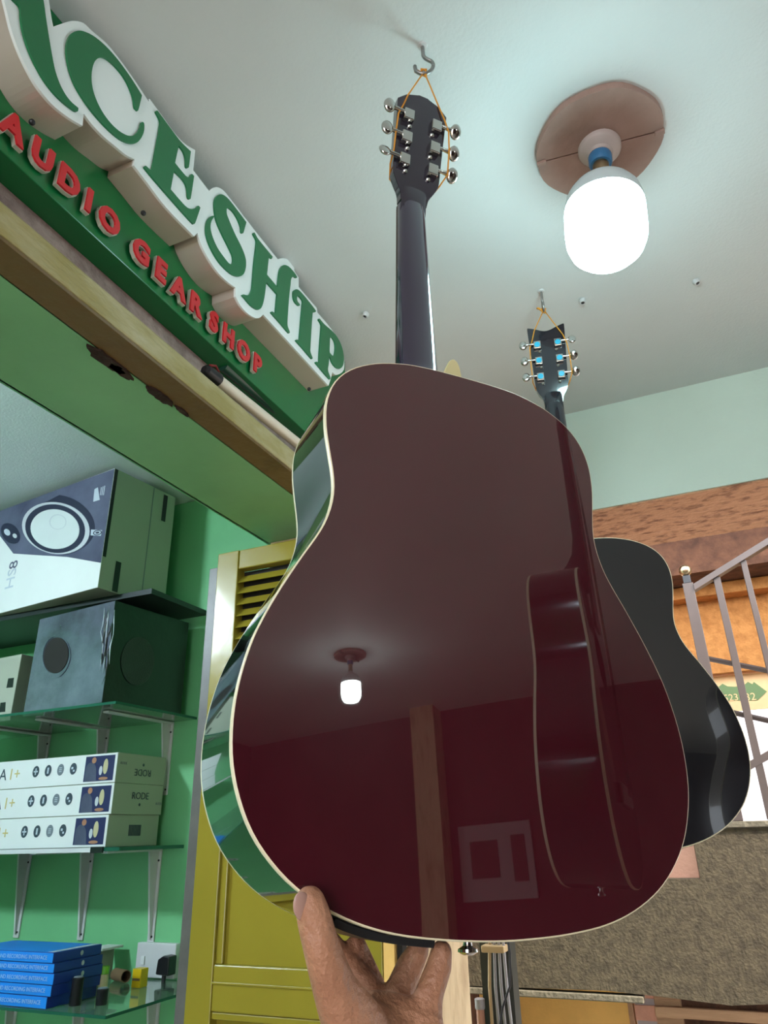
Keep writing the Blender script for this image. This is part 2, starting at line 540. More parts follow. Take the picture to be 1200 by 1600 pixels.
c = 1
Z4 = lambda L: zt(L, 0, 0, 6.0)
Z5 = lambda L: zt(L, 80, 40, 6.6667)
Z6 = lambda L: zt(L, 200, 140, 6.6667)
Z7 = lambda L: zt(L, 290, 270, 6.6667)
Z8 = lambda L: zt(L, 400, 420, 6.6667)
CONTOUR = (Z4([(-330, -420, c), (-200, -420), (-60, -250), (20, -60), (60, 90), (110, 290), (200, 530), (330, 780), (480, 970), (640, 1100), (775, 1180, c), (785, 1062, c), (850, 1150), (960, 1270), (1080, 1370)])
           + Z6([(-20, 680), (70, 725, c), (60, 790, c), (200, 970), (400, 1230), (690, 1530, c), (725, 1490, c)])
           + Z7([(160, 740), (230, 880), (330, 1030), (430, 1130), (520, 1195, c), (520, 1290, c), (570, 1380), (640, 1460), (720, 1510), (770, 1510)])
           + Z8([(75, 475, c), (420, 850), (755, 1218, c), (778, 1150), (795, 1075, c), (830, 1105), (880, 1090), (915, 1050), (920, 960), (900, 840), (850, 730), (780, 620), (640, 455, c), (635, 410, c), (540, 300), (445, 190, c), (445, 90, c), (400, 20)])
           + Z7([(1130, 970), (1060, 900), (1000, 890), (960, 900, c), (760, 650), (560, 390), (450, 250), (390, 180), (330, 150), (280, 160), (245, 190, c)])
           + Z6([(680, 840, c), (700, 630, c), (600, 570), (500, 470), (360, 280), (225, 95, c), (215, 125, c)])
           + Z5([(870, 570), (720, 360), (580, 190), (430, 60)])
           + Z4([(780, 215), (680, 195), (600, 215), (500, 250, c), (485, 180), (470, 80), (450, -30), (380, -260), (300, -420, c)]))
GLYPH = {
    'A': Z4([(-110, -300, c), (0, -130), (100, 0), (170, 75), (180, 170), (200, 300), (245, 450), (310, 600), (400, 760), (500, 890), (600, 985), (690, 1050), (715, 1050), (720, 1020, c), (650, 960), (590, 880), (540, 780), (500, 660), (470, 510), (440, 330), (415, 170), (390, 0), (340, -160), (270, -300, c)]),
    'C': Z5([(930, 735, c), (890, 893), (868, 880), (855, 860), (840, 760), (800, 650), (740, 540), (660, 440), (570, 360), (500, 338), (440, 380), (410, 470), (405, 580), (425, 700), (480, 840), (560, 970), (660, 1080), (760, 1145), (830, 1155), (880, 1120), (910, 1060), (925, 1015), (945, 1015), (955, 1040), (950, 1110), (920, 1180), (870, 1230), (800, 1235), (700, 1190), (580, 1090), (450, 950), (330, 790), (230, 620), (170, 450), (145, 300), (150, 180), (190, 95), (265, 62), (340, 75), (430, 120), (540, 210), (660, 340), (780, 500), (860, 620)]),
    'E': Z6([(275, 240), (290, 225), (330, 275), (520, 530), (640, 650, c), (620, 810), (605, 825), (590, 810), (585, 720), (560, 650), (515, 590, c), (475, 770, c), (540, 850), (600, 915), (630, 912), (648, 885), (675, 905, c), (638, 1140), (625, 1148), (610, 1130), (600, 1030), (560, 950), (465, 855, c), (430, 1045, c), (520, 1150), (590, 1225), (640, 1250), (690, 1240), (715, 1215), (740, 1235, c), (685, 1395), (665, 1405), (400, 1110), (155, 820), (170, 800), (215, 840), (235, 832, c), (280, 600), (320, 370), (315, 320)]),
    'S': Z7([(620, 520, c), (588, 632), (575, 635), (565, 622), (560, 570), (530, 490), (480, 410), (430, 370), (415, 380), (415, 430), (440, 500), (500, 640), (570, 780), (610, 890), (615, 980), (590, 1060), (530, 1085), (450, 1050), (340, 940), (250, 790), (205, 660), (200, 560), (220, 490), (260, 455), (283, 462), (255, 510), (245, 580), (270, 680), (320, 790), (390, 890), (440, 950), (465, 955), (480, 930), (475, 870), (440, 790), (370, 650), (310, 510), (288, 390), (290, 290), (320, 240), (365, 230), (420, 265), (500, 360)]),
    'H': Z7([(690, 642), (705, 628), (740, 690), (895, 880, c), (885, 900, c), (855, 880, c), (835, 1065, c), (945, 1195, c), (960, 1060), (975, 1000), (1010, 965), (1060, 980), (1110, 1030), (1150, 1090), (1140, 1100), (1110, 1085), (1088, 1110)])
         + Z8([(347, 170), (330, 330), (315, 560), (320, 610), (340, 662), (330, 675), (240, 570), (145, 462), (155, 448), (190, 470, c), (200, 350), (207, 270, c), (95, 145, c)])
         + Z7([(815, 1250), (800, 1340), (775, 1410), (735, 1430), (670, 1390), (600, 1310), (575, 1280), (590, 1272), (630, 1280), (660, 1260), (680, 1200), (700, 960), (725, 740), (720, 700)]),
    'I': Z8([(375, 270), (380, 235), (405, 218), (440, 230), (520, 320), (612, 440), (605, 455), (580, 455, c), (570, 560), (555, 820), (555, 870), (578, 933), (568, 943), (480, 840), (402, 752), (412, 740), (440, 750, c), (455, 560), (470, 380), (470, 335), (430, 285), (415, 300), (420, 340), (445, 375), (435, 390), (400, 360), (380, 320)]),
    'P': Z8([(640, 535), (650, 522), (700, 580), (790, 660), (850, 740), (890, 840), (905, 940), (895, 1010), (860, 1045), (820, 1030), (780, 980), (757, 915), (748, 960), (745, 1000), (738, 1060), (765, 1145), (755, 1155), (680, 1070), (608, 982), (618, 970), (645, 985, c), (650, 850), (668, 600), (660, 570)]),
}
HOLE_P = Z8([(765, 712), (800, 750), (815, 810), (810, 880), (795, 912), (770, 892), (756, 868), (758, 790)])


def on_sign(poly, x):
    return [at(p[0], p[1], x=x) for p in poly]


cont = smooth_loop(CONTOUR, 4)
cface = [Vector((XS0, p.y, p.z)) for p in on_sign(cont, XS1)]
lb = MB().prism(cface, (XS1-XS0-0.004, 0, 0)).build('letter_return', M_SIGNRET, sign)
lf = MB().prism([Vector((XS1-0.004, p.y, p.z)) for p in cface], (0.004, 0, 0)).build('letter_face', M_SIGNWHITE, sign)
for ch, g in GLYPH.items():
    pl = [Vector((XS1, p.y, p.z)) for p in on_sign(smooth_loop(g, 4), XS1)]
    hl = [[Vector((XS1, p.y, p.z)) for p in on_sign(smooth_loop(HOLE_P, 4), XS1)]] if ch == 'P' else []
    o = MB().prism(pl, (0.003, 0, 0), hl).build('letter', M_SIGNGREEN, sign)
    o['label'] = 'green letter ' + ch
REDS = [('A', 22, 202), ('U', 70.6, 240), ('D', 112, 278), ('I', 142, 312), ('O', 174, 344), ('G', 224, 392), ('E', 254, 422.5), ('A', 281.6, 453.7), ('R', 308, 475.7), ('S', 336.6, 504), ('H', 359.5, 525), ('O', 383, 549), ('P', 404.4, 568)]
for ch, px, py in REDS:
    p = at(px, py, x=-0.655)
    p.z = Z(0.818)
    p.x = XS0
    rim = text_part('small_letter', ch, 0.053, M_CHROME, sign, p+Vector((0.004, 0, 0)), (0, 1, 0), (0, 0, 1), depth=0.006, offset=0.0034, xs=0.9)
    rim['label'] = 'silver rimmed red letter ' + ch
    text_part('letter_front', ch, 0.053, M_RED, rim, p+Vector((0.0102, 0, 0)), (0, 1, 0), (0, 0, 1), depth=0.003, offset=0.0024, xs=0.9)
for px, py in ((50, 191), (224, 333), (483, 608)):
    p = at(px, py, x=-0.655)
    MB().sphere(p, 0.0042, 12, 8).build('screw', M_SCREW_SHADE, sign, smooth='full')

# conduits resting on the frame head
pa, pb = at(338, 592, x=-0.672), at(474, 700, x=-0.672)
cd = MB().tube([pa, pb, pb+(pb-pa)*1.2], 0.0105, 14).build('conduit', M_PVC, smooth=True)
cd['kind'] = 'structure'
cd.name = 'trim_6'
cp = thing('conduit_cap', 'black melted cap with red wire at the end of the white conduit', 'cap', tuple(pa))
dv = (pb-pa).normalized()
MB().tube([pa-dv*0.035, pa-dv*0.03, pa-dv*0.004, pa+dv*0.004], [0.006, 0.011, 0.0125, 0.0125], 14).build('cap_body', M_BLACK, cp, smooth=True)
MB().tube([pa-dv*0.03+Vector((0.008, 0, 0.008)), pa-dv*0.012+Vector((0.006, 0, 0.018)), pa+dv*0.004+Vector((0.002, 0, 0.014))], 0.0022, 8).build('wire', M_REDWIRE, cp, smooth=True)
pa, pb = at(348, 570, x=-0.69), at(474, 676, x=-0.69)
dc = MB().tube([pa, pb, pb+(pb-pa)*1.0], 0.0115, 14).build('trim_7', M_PVCDK, smooth=True)
struct(dc)

# ================================================================== CEILING LAMPS


def make_lamp(label, cx, cy, glow, tilt=(0, 0), plate=True, group='bulb lamps on the ceiling'):
    zt_ = Z(H)
    L = thing('ceiling_lamp', label, 'lamp', (cx, cy, zt_), group)
    r = 0.106
    for sgn in (-1, 1):
        ring = []
        for k in range(25):
            a = math.pi*k/24
            rr = r*(1+0.012*math.sin(7*a+sgn))
            ring.append((rr*math.cos(a), sgn*(rr*math.sin(a)+0.0012)))
        ca, sa = math.cos(0.12), math.sin(0.12)
        poly = [(cx+x*ca-y*sa, cy+x*sa+y*ca, zt_) for x, y in ring]
        MB().prism(poly, (0, 0, -0.014)).build('mounting_disc', M_PLATE, L, bevel=0.002)
    ax = Vector((tilt[0], tilt[1], -1)).normalized()
    o = Vector((cx, cy, zt_-0.014))
    MB().lathe([(0.036, 0), (0.036, 0.008), (0.033, 0.012), (0.022, 0.018), (0.020, 0.024)], o, ax, 32).build('holder', M_HOLDER, L, smooth=True)
    MB().lathe([(0.0185, 0.022), (0.0195, 0.026), (0.0195, 0.040), (0.0175, 0.044)], o, ax, 28).build('holder_ring', M_BLUERING, L, smooth=True)
    MB().lathe([(0.0135, 0.040), (0.0140, 0.060), (0.0135, 0.062), (0.0145, 0.086)], o, ax, 24).build('bulb_cap', M_BRASS, L, smooth=True)
    bu = MB().lathe([(0.0155, 0.082), (0.018, 0.088), (0.024, 0.092), (0.038, 0.098), (0.052, 0.108), (0.060, 0.122), (0.064, 0.138), (0.064, 0.146)], o, ax, 40).build('bulb', M_BULBHOUSE, L, smooth=True)
    MB().lathe([(0.0635, 0.1462), (0.0645, 0.151), (0.0645, 0.196), (0.063, 0.213), (0.0575, 0.229), (0.0475, 0.240), (0.03, 0.245), (0.001, 0.247)], o, ax, 40).build('diffuser', glow, bu, smooth='full')
    MB().sphere(o+Vector((-0.016, -0.017, -0.012)), 0.0035, 10, 6).build('screw', M_SCREW_SHADE, L)
    for k in (-1, 1):
        MB().box(cx+k*0.098-0.008, cx+k*0.098+0.008, cy+k*0.012-0.004, cy+k*0.012+0.004, zt_-0.020, zt_-0.014).build('clip', M_PLATE, L, bevel=0.001)
    return L


make_lamp('lit white bulb under a brown split disc beside the maroon guitar neck', 0.011, 0.960, M_BULB, (-0.085, -0.035))
make_lamp('lit bulb lamp seen mirrored in the maroon guitar back', 2.45, -0.82, M_BULBFAR)
make_lamp('lit cool bulb lamp inside the green shop', -2.0, 0.1, M_BULBSHOP)

# plugs left in the ceiling
for i, (px, py, lb_) in enumerate([(572, 490, 'small pale wall plug in the ceiling beside the sign'), (910, 469, 'small pale wall plug in the ceiling under the bulb'), (1087, 439, 'small wall plug in the ceiling furthest right')]):
    p = at(px, py, z=H)
    t = thing('ceiling_plug', lb_, 'wall plug', tuple(p), 'plugs left in the ceiling')
    MB().lathe([(0.0080, 0), (0.0078, 0.005), (0.0058, 0.010), (0.0042, 0.010), (0.004, 0.0065)], p, (0.3*(i-1), -0.2, -1), 14).build('sleeve', M_BRACKET, t, smooth=True)
    MB().lathe([(0.004, 0.0065), (0.004, 0.0090)], p, (0.3*(i-1), -0.2, -1), 12).build('hole', M_SCREW_SHADE, t)

# ================================================================== GUITARS
PROF = [(0.0, 0.0), (0.021, 0.0005), (0.0422, 0.0016), (0.0638, 0.0036), (0.086, 0.0068), (0.1083, 0.0124), (0.1301, 0.0209), (0.1508, 0.0325), (0.169, 0.0478), (0.1842, 0.0662), (0.1949, 0.0875), (0.2016, 0.1102), (0.204, 0.1337), (0.2031, 0.1568), (0.1995, 0.179), (0.194, 0.2), (0.1862, 0.2196), (0.1777, 0.2378), (0.1688, 0.2549), (0.1599, 0.2712), (0.1507, 0.287), (0.1427, 0.3037), (0.1378, 0.3220), (0.1365, 0.3380), (0.1380, 0.3536), (0.1418, 0.3752), (0.1452, 0.3980), (0.1455, 0.4220), (0.1406, 0.4430), (0.1318, 0.4586), (0.1203, 0.4700), (0.1069, 0.4785), (0.0927, 0.4848), (0.0774, 0.4892), (0.0621, 0.4923), (0.0465, 0.4937), (0.0309, 0.4943), (0.0, 0.4945)]


def outline(n=200):
    loop = PROF + [(-x, v) for x, v in PROF[-2:0:-1]]
    q = smooth_loop(loop, 6)
    ds = [0]
    for i in range(len(q)):
        ds.append(ds[-1]+(q[(i+1) % len(q)]-q[i]).length)
    xs = [p.x for p in q]+[q[0].x]
    vs = [p.y for p in q]+[q[0].y]
    t = np.linspace(0, ds[-1], n, endpoint=False)
    P = np.stack([np.interp(t, ds, xs), np.interp(t, ds, vs)], 1)
    T = np.roll(P, -1, 0)-np.roll(P, 1, 0)
    Nn = np.stack([T[:, 1], -T[:, 0]], 1)
    Nn /= np.linalg.norm(Nn, axis=1)[:, None]
    return P, Nn                           # outward normals


RU, RV = 3.0, 14.0


def ysurf(x, v):
    return x*x/(2*RU)+(v-0.24)**2/(2*RV)-0.006


def yfront(v):
    return 0.098+0.020*(1-v/0.495)


TILT = math.radians(14)
HB = (0.094, 0.862)                        # back face start of the headstock (y, v)


def hs(x, s, d):
    """headstock frame: x across, s along, d out of the back face"""
    return Vector((x, HB[0]-math.sin(TILT)*s-math.cos(TILT)*d, HB[1]+math.cos(TILT)*s-math.sin(TILT)*d))


def make_guitar(name, label, M, mats, head='peak', film=False, group=None):
    G = thing(name, label, 'guitar', M=M, group=group)
    P, Nn = outline()
    n = len(P)
    inn = P-Nn*0.0013
    # back plate, gently arched
    cen = np.array([0, 0.235])
    loops = []
    for s in [0.02]+list(np.linspace(0.08, 1, 18)):
        loops.append([(cen[0]+(p[0]-cen[0])*s, ysurf(*(cen+(p-cen)*s)), cen[1]+(p[1]-cen[1])*s) for p in inn])
    b = MB().loft(loops, cap0=True).build('back', mats['back'], G, smooth='full')
    # binding strips
    prof = [(0.0013, 0.0), (0.0008, 0.0001), (0.0003, 0.0005), (0.0, 0.0014), (0.0, 0.0052)]
    MB().loft([[(p[0]-q[0]*a, ysurf(*p)+h, p[1]-q[1]*a) for p, q in zip(P, Nn)] for a, h in prof]).build('binding', M_BINDING, G, smooth='full')
    MB().loft([[(p[0]-q[0]*a, yfront(p[1])-h, p[1]-q[1]*a) for p, q in zip(P, Nn)] for a, h in [(0.0, 0.005), (0.0, 0.001), (0.0006, 0.0001), (0.0013, 0.0)]]).build('binding', M_BINDING, G, smooth='full')
    MB().loft([[(p[0], ysurf(*p)+0.0052+(yfront(p[1])-0.005-ysurf(*p)-0.0052)*t, p[1]) for p in P] for t in (0, 0.25, 0.5, 0.75, 1)]).build('side', mats['side'], G, smooth='full')
    # soundboard with soundhole
    sb = [Vector((p[0], yfront(p[1]), p[1])) for p in inn]
    hole = [Vector((0.05*math.cos(a), yfront(0.345+0.05*math.sin(a)), 0.345+0.05*math.sin(a))) for a in np.linspace(0, 2*math.pi, 40, endpoint=False)]
    MB().prism(sb, (0, -0.003, 0), [hole]).build('soundboard', mats['top'], G)
    MB().box(-0.08, 0.08, yfront(0.13)-0.001, yfront(0.13)+0.008, 0.115, 0.145).build('bridge', M_ROSEW, G, bevel=0.003)
    # neck with heel
    secs = [(0.480, 0.056, 0.074), (0.498, 0.056, 0.074), (0.510, 0.0555, 0.064), (0.525, 0.0548, 0.045), (0.545, 0.054, 0.029), (0.58, 0.0518, 0.0215), (0.70, 0.0455, 0.0185), (0.80, 0.0412, 0.0165), (0.835, 0.040, 0.016), (0.862, 0.039, 0.0145)]
    lp = []
    for v, wd, dp in secs:
        ring = []
        for k in range(19):
            t = math.pi*k/18
            e = 0.75
            ring.append((wd/2*math.copysign(abs(math.cos(t))**e, math.cos(t)), 0.1045-dp*(math.sin(t)**0.9), v))
        lp.append(ring)
    nk = MB().loft(lp, cap0=True, cap1=True).build('neck', mats['neck'], G, smooth=True)
    MB().hexa([(-0.0285, 0.1045, 0.40), (0.0285, 0.1045, 0.40), (0.0285, 0.110, 0.40), (-0.0285, 0.110, 0.40)], [(-0.0195, 0.1045, 0.862), (0.0195, 0.1045, 0.862), (0.0195, 0.109, 0.862), (-0.0195, 0.109, 0.862)]).build('fretboard', M_ROSEW, G)
    for k in range(6):
        x0, x1 = -0.026+k*0.0104, -0.018+k*0.0072
        MB().tube([(x0, yfront(0.13)+0.012, 0.128), (x1, 0.1125, 0.862)], 0.0005, 5).build('string', M_TUNER, G)
    # headstock plate
    if head == 'peak':
        half = [(0.0, 0.0195), (0.014, 0.0220), (0.026, 0.0285), (0.038, 0.0340), (0.05, 0.0355), (0.10, 0.0365), (0.160, 0.0385)]
        top = [(0.1715, 0.026), (0.178, 0.008), (0.178, 0.0)]
    else:
        half = [(0.0, 0.0195), (0.012, 0.0220), (0.024, 0.029), (0.036, 0.033), (0.06, 0.0345), (0.11, 0.0365), (0.166, 0.039), (0.1765, 0.039), (0.178, 0.037)]
        top = [(0.174, 0.024), (0.168, 0.010), (0.166, 0.0)]
    rgt = half+top
    loop2 = [(x, s) for s, x in rgt]+[(-x, s) for s, x in rgt[-2::-1]]
    pts = smooth_loop([(p[0], p[1], 1) if abs(abs(p[0])-0.0385) < 1e-6 or p[1] == 0 or (p[1] > 0.165 and head == 'peak') else p for p in loop2], 3)
    hsv = [hs(p.x, p.y, 0.0) for p in pts]
    hd = MB().prism(hsv, hs(0, 0, -0.0145)-hs(0, 0, 0)).build('headstock', mats['head'], G, bevel=0.0012)
    # volute: a smooth scoop where neck meets head
    vl = []
    for s, wd, d in [(-0.03, 0.0192, 0.003), (-0.01, 0.0190, 0.005), (0.006, 0.0185, 0.0042), (0.022, 0.018, 0.0012), (0.032, 0.014, -0.001)]:
        vl.append([hs(wd*math.cos(t), s, d*math.sin(t)-0.0006) for t in np.linspace(0, math.pi, 13)])
    MB().loft(vl, closed=False).build('volute', mats['head'], hd, smooth='full')
    for sg in (-1, 1):
        for k, s in enumerate((0.058, 0.095, 0.132)):
            x = sg*0.0215
            cbx = [hs(x+dx, s+dsv, 0.0) for dx, dsv in ((-0.0080, -0.0080), (0.0080, -0.0080), (0.0080, 0.0100), (-0.0080, 0.0100))]
            ctx = [hs(x+dx*0.92, s+dsv*0.92, 0.0085) for dx, dsv in ((-0.0080, -0.0080), (0.0080, -0.0080), (0.0080, 0.0100), (-0.0080, 0.0100))]
            T = MB().hexa(cbx, ctx).build('tuner', M_TUNER, G, bevel=0.0012)
            MB().tube([hs(x+sg*0.005, s+0.004, 0.005), hs(sg*0.036, s+0.004, 0.005), hs(sg*0.044, s+0.004, 0.005)], [0.0026, 0.0026, 0.0034], 10).build('shaft', M_TUNER, T, smooth=True)
            spin = random.uniform(-0.5, 0.5)
            R = Matrix((hs(1, 0, 0)-hs(0, 0, 0), hs(0, 1, 0)-hs(0, 0, 0), hs(0, 0, 1)-hs(0, 0, 0))).transposed() @ Matrix.Rotation(spin, 3, 'X')
            MB().sphere(hs(sg*0.0515, s+0.004, 0.005), (0.0085, 0.0112, 0.0042), 18, 10, R).build('knob', M_TUNER, T, smooth='full')
            MB().lathe([(0.0032, 0), (0.0032, 0.002), (0.0015, 0.0035)], hs(x+sg*-0.004, s-0.0130, 0.0), hs(0, 0, 1)-hs(0, 0, 0), 10).build('screw', M_TUNER, T, smooth=True)
            if film:
                MB().lathe([(0.0060, 0), (0.0060, 0.0006)], hs(x, s+0.0010, 0.0085), hs(0, 0, 1)-hs(0, 0, 0), 20).build('film_dot', M_FILM, T)
    # end pin
    yb = 0.05
    MB().lathe([(0.0035, 0), (0.0032, 0.004), (0.0038, 0.0065), (0.0075, 0.0085), (0.0078, 0.0105), (0.0045, 0.0125), (0.001, 0.013)], (0.0, yb, 0.0015), (0, 0, -1), 20).build('strap_button', M_TUNER, G, smooth=True)
    return G


def gmat(o, N, ax, ac):
    return Matrix(((ac[0], -N[0], ax[0], o[0]), (ac[1], -N[1], ax[1], o[1]), (ac[2], -N[2], ax[2], Z(o[2])), (0, 0, 0, 1)))


M1 = gmat((-0.16266, 0.56713, -0.07122), (0.733644, -0.677971, 0.046059), (-0.006642, 0.060624, 0.998139), (0.679501, 0.732585, -0.039973))
M2 = gmat((-0.15630, 1.15992, -0.03390), (0.198022, -0.977056, 0.078419), (0.001108, 0.080227, 0.996776), (0.980197, 0.197297, -0.016970))
mats1 = dict(back=M_MAROON, side=M_SIDE1, top=M_SPRUCE, neck=M_NECK1, head=M_HEAD1)
mats2 = dict(back=M_BLACKLAC, side=M_BLACKLAC, top=M_BLACKLAC, neck=M_BLACKNECK, head=M_BLACKNECK)
G1 = make_guitar('acoustic_guitar', 'maroon acoustic guitar seen from the back, held up by a hand', M1, mats1, 'peak', group='hanging guitars')
G2 = make_guitar('acoustic_guitar', 'black acoustic guitar hanging behind the maroon one, blue dots on tuners', M2, mats2, 'dip', film=True, group='hanging guitars')
# small black jack panel on the lower rim of the maroon guitar
P_, N_ = outline()
sel = [i for i in range(len(P_)) if -0.125 < P_[i][0] < -0.045 and P_[i][1] < 0.05]
sel.sort(key=lambda i: P_[i][0])
l0 = [[(P_[i][0]+N_[i][0]*d, y, P_[i][1]+N_[i][1]*d) for i in sel] for d, y in ((0.0002, 0.014), (0.005, 0.016), (0.005, 0.060), (0.0002, 0.062))]
MB().loft(l0, closed=False).build('jack_panel', M_BLACK, G1)

# third guitar: hangs to the right of the camera, shows only as a reflection in the maroon back
n3 = Vector((0.15, -0.98, 0.07)).normalized()
a3 = Vector((0, 0, 1))
a3 = (a3-n3*a3.dot(n3)).normalized()
c3 = a3.cross(n3)
o3 = Vector((0.50, 0.57, -0.05))
M3 = gmat(o3, n3, a3, c3)


def copy_tree(o, parent=None):
    cc = o.copy()
    COL.objects.link(cc)
    cc.parent = parent
    for ch in list(o.children):
        copy_tree(ch, cc)
    return cc


G3 = copy_tree(G2)
G3.matrix_world = M3
G3['label'] = 'black acoustic guitar mirrored in the maroon guitar, right of the view'


# hooks and cords
def hook(label, x, y, ang, sc=1.0, group='ceiling hooks'):
    p = Vector((x, y, Z(H)))
    t = thing('ceiling_hook', label, 'hook', tuple(p), group)
    e = Vector((math.cos(ang), math.sin(ang), 0))
    q = [(0, 0.002), (0, -0.014), (0.0005, -0.024), (0.005, -0.031), (0.012, -0.037), (0.014, -0.045), (0.011, -0.055), (0.004, -0.062), (-0.005, -0.063), (-0.0115, -0.058), (-0.0135, -0.05), (-0.0135, -0.046)]
    pts = [p+e*a*sc+Vector((0, 0, b*sc)) for a, b in q]
    sm = []
    for i in range(len(pts)-1):
        p0, p1, p2, p3 = pts[max(i-1, 0)], pts[i], pts[i+1], pts[min(i+2, len(pts)-1)]
        for k in range(4):
            s = k/4
            sm.append(0.5*((2*p1)+(p2-p0)*s+(2*p0-5*p1+4*p2-p3)*s*s+(3*p1-p0-3*p2+p3)*s**3))
    sm.append(pts[-1])
    MB().tube(sm, 0.0029*sc, 10).build('hook_wire', M_HOOK, t, smooth=True)
    MB().lathe([(0.0075, -0.001), (0.007, 0.002), (0.0048, 0.003)], p, (0, 0, -1), 16).build('plug', M_BRACKET, t, smooth=True)
    return p+e*(-0.001)*sc+Vector((0, 0, -0.0625*sc))


def cord(label, hookp, M, skew=0.0):
    L = lambda x, s, d: M @ hs(x, s, d)
    left = [L(-0.0245, 0.169, 0.002), L(-0.031, 0.146, 0.0035), L(-0.0375, 0.128, 0.0062), L(-0.0385, 0.098, 0.0062), L(-0.0385, 0.066, 0.005), L(-0.0385, 0.052, -0.004), L(-0.033, 0.038, -0.016)]
    right = [L(0.0245, 0.169, 0.002), L(0.034, 0.150, 0.0035), L(0.0395, 0.128, 0.0085), L(0.0425, 0.098, 0.0085), L(0.043, 0.058, 0.0085), L(0.038, 0.046, -0.004), L(0.031, 0.034, -0.016)]
    t = thing('hanging_cord', label, 'cord', tuple(hookp), 'orange hanging cords')
    pts = [hookp+Vector((-0.001, 0, 0.001))]+left+[L(0, 0.02, -0.026)]+right[::-1]+[hookp+Vector((0.001, 0, 0.001))]
    MB().tube(pts, 0.00115, 7).build('loop', M_CORD, t, smooth='full')
    kn = [hookp+Vector(v) for v in ((0.003, 0.002, -0.004), (-0.004, 0.001, 0.001), (-0.002, -0.003, 0.006), (0.004, -0.002, 0.003), (0.001, 0.003, -0.003), (-0.005, 0.0, 0.004), (-0.010, -0.002, 0.009), (-0.013, 0.0, 0.012))]
    MB().tube(kn, 0.0024, 7).build('knot', M_CORD, t, smooth='full')


hp = hook('grey steel hook in the ceiling above the maroon guitar', -0.207, 0.677, YAW)
cord('orange cord looped over the tuners of the maroon guitar', hp, M1)
hp2 = hook('steel hook in the ceiling above the black guitar', -0.164, 1.294, YAW+1.35, 0.9)
cord('orange cord looped over the tuners of the black guitar', hp2, M2)
t3 = M3 @ hs(0, 0.18, 0)
hp3 = hook('steel hook holding the guitar right of the view', t3.x, t3.y, 2.2, 0.9)
cord('orange cord of the guitar right of the view', hp3, M3)

# cream pick tucked behind the neck
pc = atd(704, 588, 0.815)
e1, e2 = Vector(_r), Vector(_u)
pk = []
for p in smooth_loop([(-0.0125, -0.022), (-0.009, -0.002), (-0.001, 0.0165), (0.004, 0.019), (0.009, 0.013), (0.0125, -0.002), (0.0125, -0.022)], 4):
    pk.append(pc+e1*p.x+e2*p.y)
tag(MB().prism(pk, Vector(_f)*0.003-e1*0.0015).build('guitar_pick', M_PICK, bevel=0.0008), 'cream plectrum tucked beside the maroon guitar neck', 'plectrum')

# ================================================================== HAND
hand = thing('hand', 'left hand holding the lower edge of the maroon guitar with thumb in front', 'hand', tuple(atd(600, 1600, 0.5)))


def hull_caps(parts):
    bm = bmesh.new()
    for (p0, r0), (p1, r1) in parts:
        b2 = bmesh.new()
        for p, r in ((p0, r0), (p1, r1)):
            bmesh.ops.create_icosphere(b2, subdivisions=2, radius=r, matrix=Matrix.Translation(p))
        res = bmesh.ops.convex_hull(b2, input=b2.verts)
        bmesh.ops.delete(b2, geom=[g for g in res['geom_interior'] if isinstance(g, bmesh.types.BMVert)], context='VERTS')
        me = bpy.data.meshes.new('tmp')
        b2.to_mesh(me)
        b2.free()
        bm.from_mesh(me)
        bpy.data.meshes.remove(me)
    return bm


def chain(js):
    js = [(atd(a, b, d), r) for a, b, d, r in js]
    return list(zip(js[:-1], js[1:]))


parts = []
parts += chain([(484, 1409, 0.4570, 0.0100), (491, 1436, 0.4530, 0.0116), (500, 1472, 0.449, 0.0118), (508, 1500, 0.449, 0.0125), (524, 1548, 0.452, 0.0145), (556, 1610, 0.462, 0.021), (590, 1690, 0.475, 0.025)])      # thumb
parts += chain([(512, 1466, 0.548, 0.0080), (533, 1494, 0.548, 0.0090), (577, 1545, 0.535, 0.0105), (600, 1600, 0.520, 0.0145), (610, 1700, 0.500, 0.017)])   # index
parts += chain([(556, 1478, 0.556, 0.0085), (563, 1500, 0.556, 0.0100), (588, 1560, 0.540, 0.0110), (615, 1610, 0.520, 0.0150), (620, 1710, 0.500, 0.017)])   # middle
parts += chain([(654, 1484, 0.545, 0.0085), (640, 1510, 0.545, 0.0104), (622, 1553, 0.530, 0.0112), (630, 1620, 0.508, 0.0150), (628, 1710, 0.498, 0.017)])   # ring
parts += chain([(690, 1487, 0.525, 0.0082), (686, 1510, 0.522, 0.0097), (670, 1555, 0.510, 0.0105), (658, 1620, 0.497, 0.0150), (640, 1720, 0.495, 0.018)])   # little
parts += chain([(585, 1585, 0.496, 0.0150), (622, 1592, 0.500, 0.0160), (662, 1606, 0.498, 0.0150)])
parts += chain([(560, 1590, 0.482, 0.0150), (620, 1640, 0.485, 0.0200), (650, 1640, 0.490, 0.0180)])
wr = atd(612, 1790, 0.490)
el = Vector((-0.42, 0.05, Z(-0.42)))
parts += [((atd(575, 1650, 0.468), 0.021), (wr, 0.026)), ((atd(640, 1680, 0.495), 0.019), (wr, 0.026)),
          ((wr, 0.027), (wr+(el-wr)*0.35, 0.034)), ((wr+(el-wr)*0.35, 0.034), (el, 0.045))]
bm = hull_caps(parts)
me = bpy.data.meshes.new('skin')
org = hand.location
bmesh.ops.translate(bm, verts=bm.verts, vec=-org)
bm.to_mesh(me)
bm.free()
me.materials.append(M_SKIN)
me.shade_smooth()
sk = bpy.data.objects.new('skin', me)
COL.objects.link(sk)
sk.parent = hand
md = sk.modifiers.new('remesh', 'REMESH')
md.mode = 'VOXEL'
md.voxel_size = 0.0019
md.use_smooth_shade = True
ms = sk.modifiers.new('smooth', 'SMOOTH')
ms.factor = 0.5
